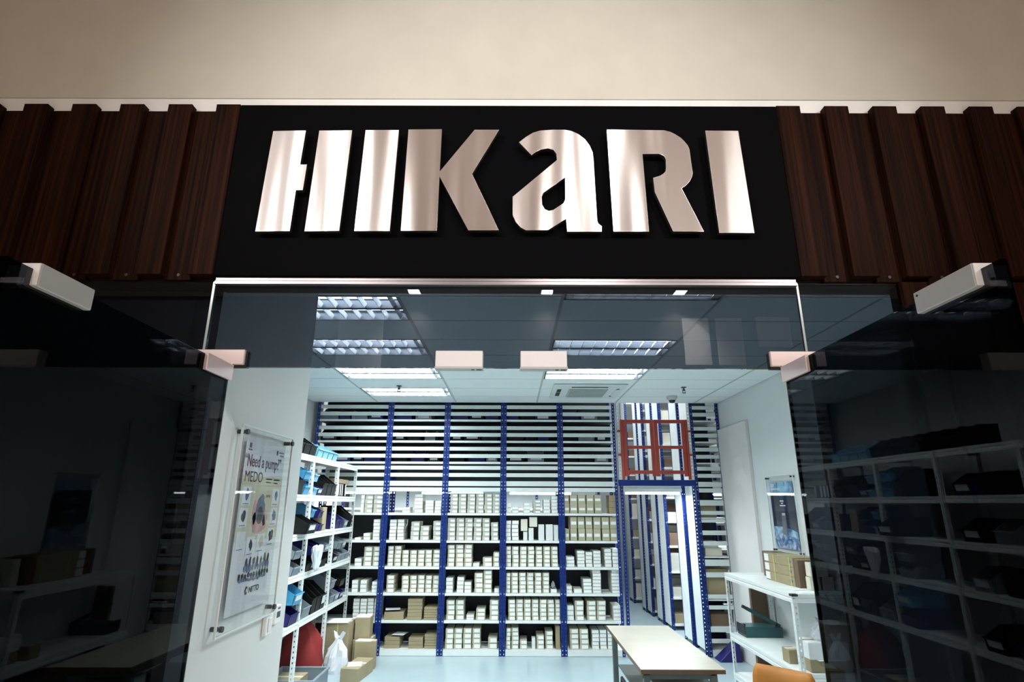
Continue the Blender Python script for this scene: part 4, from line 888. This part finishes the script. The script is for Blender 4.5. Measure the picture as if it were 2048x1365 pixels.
# ------------------------------------------------------------------ work table, trolley under it, orange chair
t = thing('work_table', 'beech topped work table with brown edge and grey legs before the aisle', 'table', (1.32, 5.66, 0))
MB().hexa([(0.994, 4.85, 0.718), (1.645, 4.85, 0.718), (1.635, 6.475, 0.718), (0.99, 6.475, 0.718), (0.994, 4.85, 0.746), (1.645, 4.85, 0.746), (1.635, 6.475, 0.746), (0.99, 6.475, 0.746)]).build('table_edge', M['tableedge'], t)
MB().hexa([(0.995, 4.851, 0.746), (1.644, 4.851, 0.746), (1.634, 6.474, 0.746), (0.991, 6.474, 0.746), (0.995, 4.851, 0.750), (1.644, 4.851, 0.750), (1.634, 6.474, 0.750), (0.991, 6.474, 0.750)]).build('table_top', M['tabletop'], t)
for xx in (1.03, 1.555):
    for yy in (4.93, 6.36): MB().box(xx, xx + 0.05, yy, yy + 0.05, 0, 0.69).build('leg', M['tableleg'], t, bevel=0.002)
MB().box(1.03, 1.605, 4.94, 4.97, 0.66, 0.718).box(1.03, 1.605, 6.37, 6.40, 0.66, 0.718).box(1.04, 1.07, 4.97, 6.37, 0.66, 0.718).box(1.565, 1.595, 4.97, 6.37, 0.66, 0.718).build('under_frame', M['tableleg'], t)
MB().box(1.08, 1.56, 4.98, 6.36, 0.40, 0.415).build('lower_shelf', M['tableleg'], t)
o = MB().box(-0.24, 0.24, -0.15, 0.15, 0, 0.19).build('white_tray', M['paper'], at=(1.36, 5.14, 0.416), bevel=0.006, local=True); tag(o, 'white box on the shelf below the work table top', 'box')
t = thing('hand_trolley', 'black hand trolley with two wheels parked under the work table', 'trolley', (1.12, 6.05, 0))
for zz, yy in ((0.13, 5.80), (0.13, 6.12)):
    MB().lathe((0.99, yy, zz), [(0.05, 0.0), (0.115, 0.0), (0.128, 0.012), (0.128, 0.038), (0.115, 0.05), (0.05, 0.05)], 22, axis=0).build('wheel', M['dark'], t)
    MB().cyl((0.985, yy, zz), (1.045, yy, zz), 0.03, 12).build('hub', M['steel'], t)
MB().tube([(1.06, 5.80, 0.13), (1.06, 6.12, 0.13)], 0.012, 8).tube([(1.06, 5.80, 0.13), (1.06, 5.84, 0.37)], 0.014, 8).tube([(1.06, 6.12, 0.13), (1.06, 6.08, 0.37)], 0.014, 8).tube([(1.06, 5.84, 0.37), (1.06, 6.08, 0.37)], 0.014, 8).build('frame', M['dark'], t)

t = thing('orange_chair', 'orange upholstered chair in front of the white workbench at the right', 'chair', (1.87, 4.35, 0))
def cushion(name, mtx, w_, h_, th, bow):
    mb = MB(); nx, nz = 10, 10; vs = []
    for side in (0, 1):
        for j in range(nz + 1):
            for i in range(nx + 1):
                u, v = i / nx * 2 - 1, j / nz * 2 - 1
                k = 1 - 0.10 * (abs(u) ** 5) * (abs(v) ** 2); k2 = 1 - 0.16 * (abs(v) ** 2) * (abs(u) ** 5)
                rc = 0.14
                uu = u * (1 - rc * max(0, abs(v) - 0.6) / 0.4 * max(0, abs(v) - 0.6) / 0.4 * 0.9)
                d = bow * (u * u) + (th if side else 0) * (1 - 0.7 * max(abs(u), abs(v)) ** 8) * (1 if side else 0)
                vs.append(mtx @ Vector((uu * w_ / 2, d, v * h_ / 2)))
    N = (nx + 1) * (nz + 1); fs = []
    for j in range(nz):
        for i in range(nx):
            a = j * (nx + 1) + i; fs.append((a, a + 1, a + nx + 2, a + nx + 1)); fs.append((N + a + nx + 1, N + a + nx + 2, N + a + 1, N + a))
    ring = [i for i in range(nx + 1)] + [(j + 1) * (nx + 1) - 1 for j in range(1, nz + 1)] + [nz * (nx + 1) + i for i in range(nx - 1, -1, -1)] + [j * (nx + 1) for j in range(nz - 1, 0, -1)]
    for a, b in zip(ring, ring[1:] + ring[:1]): fs.append((b, a, N + a, N + b))
    mb.add(vs, fs, 0, True); return mb.build(name, M['orange'], t)
Mt = Matrix.Translation((1.885, 4.36, 0.69)) @ Matrix.Rotation(-0.8, 4, 'Z') @ Matrix.Rotation(math.radians(-10), 4, 'X')
cushion('backrest', Mt, 0.42, 0.38, -0.05, -0.05)
Ms = Matrix.Translation((2.04, 4.51, 0.46)) @ Matrix.Rotation(-0.8, 4, 'Z') @ Matrix.Rotation(math.radians(-90), 4, 'X')
cushion('seat', Ms, 0.44, 0.44, 0.06, 0.0)
MB().tube([(1.88, 4.355, 0.56), (1.90, 4.375, 0.44), (2.04, 4.51, 0.43)], 0.018, 10).build('back_bracket', M['dark'], t)
MB().cyl((2.04, 4.51, 0.06), (2.04, 4.51, 0.45), 0.025, 12).build('column', M['dark'], t)
for k in range(5):
    a = 2 * PI * k / 5 + 0.3; e = (2.04 + 0.27 * math.cos(a), 4.51 + 0.27 * math.sin(a), 0.065)
    MB().bar((2.04, 4.51, 0.085), e, 0.035, 0.025).build('leg', M['dark'], t)
    MB().cyl((e[0] - 0.012, e[1], 0.028), (e[0] + 0.012, e[1], 0.028), 0.028, 12).build('caster', M['dark'], t)

# ------------------------------------------------------------------ white workbench rack on the right with what stands on it
t = thing('workbench', 'white slotted angle workbench with two shelves against the right wall', 'workbench', (2.82, 6.4, 0))
X0, X1, Y0, Y1 = 2.55, 3.08, 5.555, 7.25
TOPZ, MIDZ, LOWZ = 1.183, 0.535, 0.12
for xx, mx in ((X0, 1), (X1, -1)):
    for yy, my in ((Y0, 1), (Y1, -1)): post(t, xx, yy, TOPZ - 0.004, M['white'], mx, my)
for zt, wd in ((TOPZ, 0.07), (MIDZ, 0.07), (LOWZ, 0.06)):
    MB().prism([(X0 - 0.003, Y0, zt), (X0 - 0.003, Y0, zt - 0.026), (X0 + 0.002, Y0, zt - 0.030), (X0 + 0.002, Y0, zt - 0.038), (X0 - 0.003, Y0, zt - 0.042), (X0 - 0.003, Y0, zt - wd), (X0 + 0.012, Y0, zt - wd), (X0 + 0.012, Y0, zt)], (0, Y1 - Y0, 0)).build('beam', M['white'], t)
    MB().prism([(X0, Y0 - 0.003, zt), (X0, Y0 - 0.003, zt - 0.026), (X0, Y0 + 0.002, zt - 0.030), (X0, Y0 + 0.002, zt - 0.038), (X0, Y0 - 0.003, zt - 0.042), (X0, Y0 - 0.003, zt - wd), (X0, Y0 + 0.012, zt - wd), (X0, Y0 + 0.012, zt)], (X1 - X0, 0, 0)).build('beam', M['white'], t)
    MB().box(X0 + 0.012, X1, Y1 - 0.012, Y1, zt - wd, zt).build('beam', M['white'], t)
    MB().box(X0 - 0.002, X1 + 0.002, Y0 - 0.002, Y1 + 0.002, zt - 0.002, zt + 0.004).build('shelf_board', M['white'], t)
MB().box(X0 - 0.006, X0 + 0.05, Y0 - 0.006, Y0 + 0.05, TOPZ - 0.014, TOPZ + 0.0045).build('corner_cap', M['dark'], t)
MB().box(X0 + 0.20, X0 + 0.32, 6.20, 6.36, MIDZ + 0.0042, MIDZ + 0.0052).build('green_note', mat('green_note_paper', (0.42, 0.66, 0.50), 0.7), t)
zt = TOPZ + 0.0045
for k in range(3):
    o = carton(2.80, 3.06, 6.0, 6.66, zt + k * 0.091, zt + k * 0.091 + 0.09, 'kraft', f"long flat brown carton, {['bottom', 'middle', 'top'][k]} of the yellow strapped stack on workbench", 'strapped cartons on the workbench')
    for yy in (-0.24, 0.05): pass
    s = MB().box(-0.1315, -0.1301, 0.22, 0.325, 0.012, 0.082).mesh('paper_label', [M['sticker']]); q = bpy.data.objects.new('paper_label', s); COL.objects.link(q); q.parent = o
    s = MB().prism([(-0.1312, -0.26 + 0.03 * math.cos(a), 0.048 + 0.018 * math.sin(a)) for a in (0.5, 1.57, 2.6, 3.4, 4.7, 5.6)], (0.0012, 0, 0)).mesh('printed_mark', [M['bluemark']]); q = bpy.data.objects.new('printed_mark', s); COL.objects.link(q); q.parent = o
for yy in (6.42, 6.07):
    o = MB().box(-0.1335, -0.1315, -0.009, 0.009, 0, 0.273).box(-0.1335, 0.1315, -0.009, 0.009, 0.273, 0.2745).build('packing_strap', M['strap'], at=(2.93, yy, zt), local=True)
    tag(o, f"yellow packing strap round the flat brown cartons, {'far' if yy > 6.2 else 'near'} one", 'strap', 'yellow straps on the workbench cartons')
carton(2.90, 3.07, 6.72, 6.95, zt, zt + 0.27, 'kraftd', 'dark brown carton behind the strapped stack on the workbench')
carton(2.80, 3.06, 5.90, 5.985, zt, zt + 0.26, 'kraftd', 'narrow dark brown carton at near end of strapped stack')
carton(2.84, 2.94, 5.78, 5.86, zt, zt + 0.12, 'cream', 'cream carton, lower left of small group on the workbench', 'cream cartons on the workbench')
carton(2.96, 3.06, 5.77, 5.86, zt, zt + 0.12, 'cream', 'cream carton, lower right of small group on the workbench', 'cream cartons on the workbench')
carton(2.85, 3.02, 5.77, 5.86, zt + 0.121, zt + 0.25, 'cream', 'cream carton lying on two others at the workbench end', 'cream cartons on the workbench')
sheet(2.66, 3.02, 5.60, 5.75, zt, 'white sheet of paper at the near end of the workbench top', 0.05)
sheet(2.64, 2.84, 5.80, 6.05, zt, 'white sheet of paper beside the dark narrow carton on workbench', 0.3)
# guillotine cutter on the middle shelf
zm = MIDZ + 0.005
t = thing('paper_cutter', 'dark green guillotine paper cutter with raised lever on the workbench shelf', 'paper cutter', (2.83, 7.08, zm))
MB().box(2.62, 3.04, 6.95, 7.19, zm, zm + 0.11).build('base', M['green'], t, bevel=0.006)
MB().box(2.612, 2.622, 6.955, 7.185, zm + 0.03, zm + 0.125).build('blade_guard', M['dark'], t)
MB().bar((2.99, 6.97, zm + 0.13), (2.66, 6.97, zm + 0.30), 0.022, 0.040).build('lever', M['green'], t, bevel=0.004)
MB().cyl((2.66, 6.97, zm + 0.30), (2.615, 6.97, zm + 0.323), 0.018, 10).build('grip', M['dark'], t)
MB().cyl((2.995, 6.94, zm + 0.125), (2.995, 7.0, zm + 0.125), 0.022, 12).build('pivot', M['dark'], t)
MB().cyl((2.64, 7.02, zm + 0.11), (2.64, 7.02, zm + 0.13), 0.012, 10).build('knob', M['dark'], t)
carton(2.60, 2.70, 5.88, 6.02, zm, zm + 0.12, 'kraft', 'small open brown carton near the front post on workbench shelf')
carton(2.66, 3.04, 5.60, 5.84, zm, zm + 0.10, 'kraft', 'brown carton at the near end of the workbench shelf')
carton(2.66, 3.02, 5.60, 5.84, zm + 0.101, zm + 0.24, 'paper', 'white carton on a brown one at the near end of workbench shelf')
sheet(2.72, 2.96, 5.56, 5.66, zm + 0.1005, 'white sheet sticking out between white and brown carton')
bag('plastic_bag', (2.86, 5.72, zm + 0.242), 0.10, 0.09, 0.17, 'bag', 'clear white plastic bag on the white carton of the workbench', 'bag', 12)
# things behind the bench legs
carton(2.86, 3.05, 7.30, 7.36, 0.0, 1.0, 'kraftd', 'tall flat brown carton leaning upright behind the workbench end')
carton(2.70, 3.0, 6.0, 6.6, LOWZ + 0.005, LOWZ + 0.18, 'kraftd', 'dark carton on the lowest shelf of the workbench')

# ------------------------------------------------------------------ posters and switches
RL = (PI / 2, 0, PI / 2); RR = (PI / 2, 0, -PI / 2)
XW = -1.12
def poster_frame(t, xw, s, y0, y1, z0, z1, mar):
    """clear acrylic sheet on four stand-offs; s = +1 when it faces +X"""
    xa, xb = sorted((xw + s * 0.026, xw + s * 0.034))
    MB().box(xa, xb, y0, y1, z0, z1).build('acrylic_sheet', M['acrylic'], t)
    e = 0.007
    MB().box(xa, xb, y0 - e, y0, z0 - e, z1 + e).box(xa, xb, y1, y1 + e, z0 - e, z1 + e).box(xa, xb, y0, y1, z0 - e, z0).box(xa, xb, y0, y1, z1, z1 + e).build('acrylic_edge_lit', M['acedge'], t)
    for yy in (y0 + 0.022, y1 - 0.022):
        for zz in (z0 + 0.022, z1 - 0.022):
            MB().cyl((xw + s * 0.0008, yy, zz), (xw + s * 0.026, yy, zz), 0.009, 10).cyl((xw + s * 0.034, yy, zz), (xw + s * 0.046, yy, zz), 0.011, 12).build('stand_off', M['darkgrey'], t)
t = thing('pump_poster', 'pale pump advertising poster behind clear acrylic on the left pillar wall', 'poster', (XW, 2.54, 1.5))
poster_frame(t, XW, 1, 2.285, 2.815, -0.475 + ZC, 0.302 + ZC, 0.05)
px = XW + 0.0205
PY0, PY1, PZ0, PZ1 = 2.355, 2.765, -0.425 + ZC, 0.262 + ZC
MB().box(px - 0.001, px, PY0, PY1, PZ0, PZ1).build('paper', M['posterpaper'], t)
def pp(u, v): return (px + 0.0006, PY0 + u * (PY1 - PY0), PZ0 + v * (PZ1 - PZ0))
def patch(name, u0, u1, v0, v1, m, lift=0.0003, th=0.0004):
    a, b = pp(u0, v0), pp(u1, v1)
    return MB().box(px + lift, px + lift + th, a[1], b[1], a[2], b[2]).build(name, M[m], t)
def blob(name, u, v, ru, rv, m, n=12, lift=0.0012, jag=0.0, seed=1, rot=0.0):
    rn = random.Random(seed); W_, H_ = PY1 - PY0, PZ1 - PZ0; c = pp(u, v); pts = []
    for k in range(n):
        a = 2 * PI * k / n; r = 1 + jag * rn.uniform(-1, 1); y_, z_ = ru * W_ * math.cos(a) * r, rv * H_ * math.sin(a) * r
        pts.append((px + lift, c[1] + y_ * math.cos(rot) - z_ * math.sin(rot), c[2] + y_ * math.sin(rot) + z_ * math.cos(rot)))
    return MB().prism(pts, (0.0004, 0, 0)).build(name, M[m], t)
patch('colour_field', 0.0, 1.0, 0.40, 0.78, 'khaki')
text_obj('headline_text', '\u201cNeed a pump?\u201d', 0.072, M['purple'], t, pp(0.0, 0.835), RL, 0.78, bold=0.0006)
text_obj('brand_text', 'MEDO', 0.062, M['ink'], t, pp(0.04, 0.745), RL, 1.0)
patch('text_line', 0.56, 0.72, 0.765, 0.772, 'bluegrey'); patch('text_line', 0.56, 0.70, 0.745, 0.752, 'bluegrey'); patch('text_line', 0.76, 0.92, 0.763, 0.772, 'ink'); patch('text_line', 0.76, 0.88, 0.742, 0.750, 'bluegrey')
patch('small_logo', 0.07, 0.12, 0.945, 0.975, 'bluegrey'); patch('text_line', 0.05, 0.14, 0.93, 0.938, 'bluegrey')
patch('small_logo', 0.76, 0.80, 0.93, 0.96, 'ink'); patch('text_line', 0.83, 0.97, 0.945, 0.955, 'bluegrey'); patch('text_line', 0.86, 0.97, 0.925, 0.936, 'bluegrey')
text_obj('caption_text', 'pump', 0.022, M['ink'], t, pp(0.60, 0.655), RL)
blob('hand_print', 0.50, 0.50, 0.17, 0.075, 'pinkhand', 16, 0.0010, 0.18, 4); blob('hand_print', 0.37, 0.56, 0.05, 0.07, 'pinkhand', 10, 0.0010, 0.15, 5); blob('hand_print', 0.63, 0.53, 0.06, 0.05, 'pinkhand', 10, 0.0010, 0.2, 6)
blob('pump_print', 0.50, 0.575, 0.105, 0.085, 'bluegrey', 16, 0.0015, 0.06, 2); blob('pump_print', 0.50, 0.545, 0.07, 0.055, 'ink', 12, 0.0020, 0.08, 3); blob('pump_print', 0.52, 0.645, 0.045, 0.03, 'bluegrey', 10, 0.0020, 0.06, 9)
for k, (u, v) in enumerate([(0.14, 0.66), (0.12, 0.535), (0.13, 0.40), (0.86, 0.655), (0.86, 0.53), (0.84, 0.405), (0.36, 0.365), (0.60, 0.375)]):
    patch('picture_card', u - 0.095, u + 0.095, v - 0.055, v + 0.055, 'posterpaper', 0.0008)
    blob('pump_print', u + 0.01, v + 0.008, 0.035 + 0.012 * (k % 3), 0.034, ['bluegrey', 'ink', 'posterpaper', 'bluegrey', 'bluegrey', 'ink', 'ink', 'khaki'][k], 11, 0.0015, 0.25, k + 20, 0.15)
    patch('text_line', u - 0.07, u + 0.06, v - 0.048, v - 0.043, 'bluegrey', 0.0013)
rn = random.Random(3)
for row, (v, n, u0, u1, rv, m) in enumerate([(0.275, 7, 0.32, 0.84, 0.030, 'ink'), (0.238, 10, 0.30, 0.86, 0.026, 'bluegrey'), (0.196, 11, 0.20, 0.86, 0.018, 'ink'), (0.172, 12, 0.22, 0.80, 0.011, 'bluegrey')]):
    for k in range(n):
        u = u0 + (u1 - u0) * k / (n - 1); blob('pump_print', u, v + rn.uniform(-.006, .006), 0.024, rv * rn.uniform(.8, 1.1), m, 9, 0.0014 + 0.0003 * row, 0.25, k + 40 * row)
patch('picture_card', 0.58, 0.78, 0.28, 0.335, 'posterpaper', 0.001)
text_obj('maker_text', 'NITTO', 0.032, M['ink'], t, pp(0.46, 0.095), RL, 1.0, bold=0.001)
blob('maker_logo', 0.40, 0.112, 0.034, 0.026, 'ink', 6, 0.0012); blob('maker_logo', 0.405, 0.112, 0.016, 0.012, 'posterpaper', 6, 0.0018)
for (ya, yb, za, zb, lb) in ((2.775, 2.845, 1.395, 1.480, 'white rocker light switch plate below the pump poster'), (2.868, 2.935, 1.425, 1.505, 'white keypad box with dark screen beside the light switch')):
    t = thing('light_switch' if ya < 2.8 else 'keypad', lb, 'switch' if ya < 2.8 else 'keypad', (XW, (ya + yb) / 2, (za + zb) / 2))
    MB().box(XW + 0.0008, XW + 0.020, ya, yb, za, zb).build('plate', M['trim_white'], t, bevel=0.003)
    if ya < 2.8: MB().box(XW + 0.020, XW + 0.025, ya + 0.016, yb - 0.016, za + 0.014, zb - 0.014).build('rocker', M['paper'], t, bevel=0.0015)
    else:
        MB().box(XW + 0.0198, XW + 0.0212, ya + 0.018, yb - 0.010, za + 0.026, zb - 0.028).build('screen', M['darkgrey'], t)
        MB().box(XW + 0.0198, XW + 0.0212, ya + 0.026, yb - 0.014, zb - 0.018, zb - 0.010).build('printed_mark', M['bluegrey'], t)

# right wall poster: dark night sky over a blue planet edge
XR = 3.1
t = thing('space_poster', 'dark blue poster of a planet edge behind acrylic on the right wall', 'poster', (XR, 6.32, 1.9))
y0, y1, z0, z1 = 6.33, 7.0, -0.52 + ZC, 0.325 + ZC
poster_frame(t, XR, -1, y0, y1, z0, z1, 0.04)
px2 = XR - 0.019
a0, a1, b0, b1 = y0 + 0.05, y1 - 0.05, z0 + 0.05, z1 - 0.07
MB().box(px2, px2 + 0.001, a0, a1, b0, b1).build('paper', M['pdark'], t)
def q2(u, v): return (a1 - u * (a1 - a0), b0 + v * (b1 - b0))
def flat2(name, pts, m, lift):
    return MB().prism([(px2 - lift, *q2(u, v)) for u, v in pts], (0.0004, 0, 0)).build(name, M[m], t)
flat2('sky_glow', [(0, 0.83), (1, 0.83), (1, 1), (0, 1)], 'flare', 0.0006)
flat2('sky_glow', [(0.34, 0.86), (0.66, 0.86), (0.62, 1), (0.38, 1)], 'bin_light', 0.0010)
arc = [(u, 0.33 - 0.12 * (u - 0.35) ** 2 - 0.03 * u) for u in [k / 12 for k in range(13)]]
flat2('planet_rim', [(0, 0)] + [(1, 0)] + arc[::-1], 'flare', 0.0008)
flat2('planet', [(0, 0)] + [(1, 0)] + [(u, v - 0.10) for u, v in arc[::-1]], 'earth', 0.0012)
flat2('satellite', [(0.38, 0.20), (0.60, 0.20), (0.58, 0.50), (0.56, 0.53), (0.42, 0.53), (0.40, 0.50)], 'darkgrey', 0.0018)
flat2('satellite', [(0.43, 0.49), (0.56, 0.49), (0.56, 0.525), (0.43, 0.525)], 'steel', 0.0024)
for k, (u0, u1, v) in enumerate([(0.05, 0.22, 0.955), (0.05, 0.20, 0.93), (0.05, 0.45, 0.885), (0.40, 0.56, 0.70), (0.45, 0.52, 0.665), (0.38, 0.62, 0.63)]):
    flat2('text_line', [(u0, v), (u1, v), (u1, v + 0.016), (u0, v + 0.016)], 'paper', 0.0014)
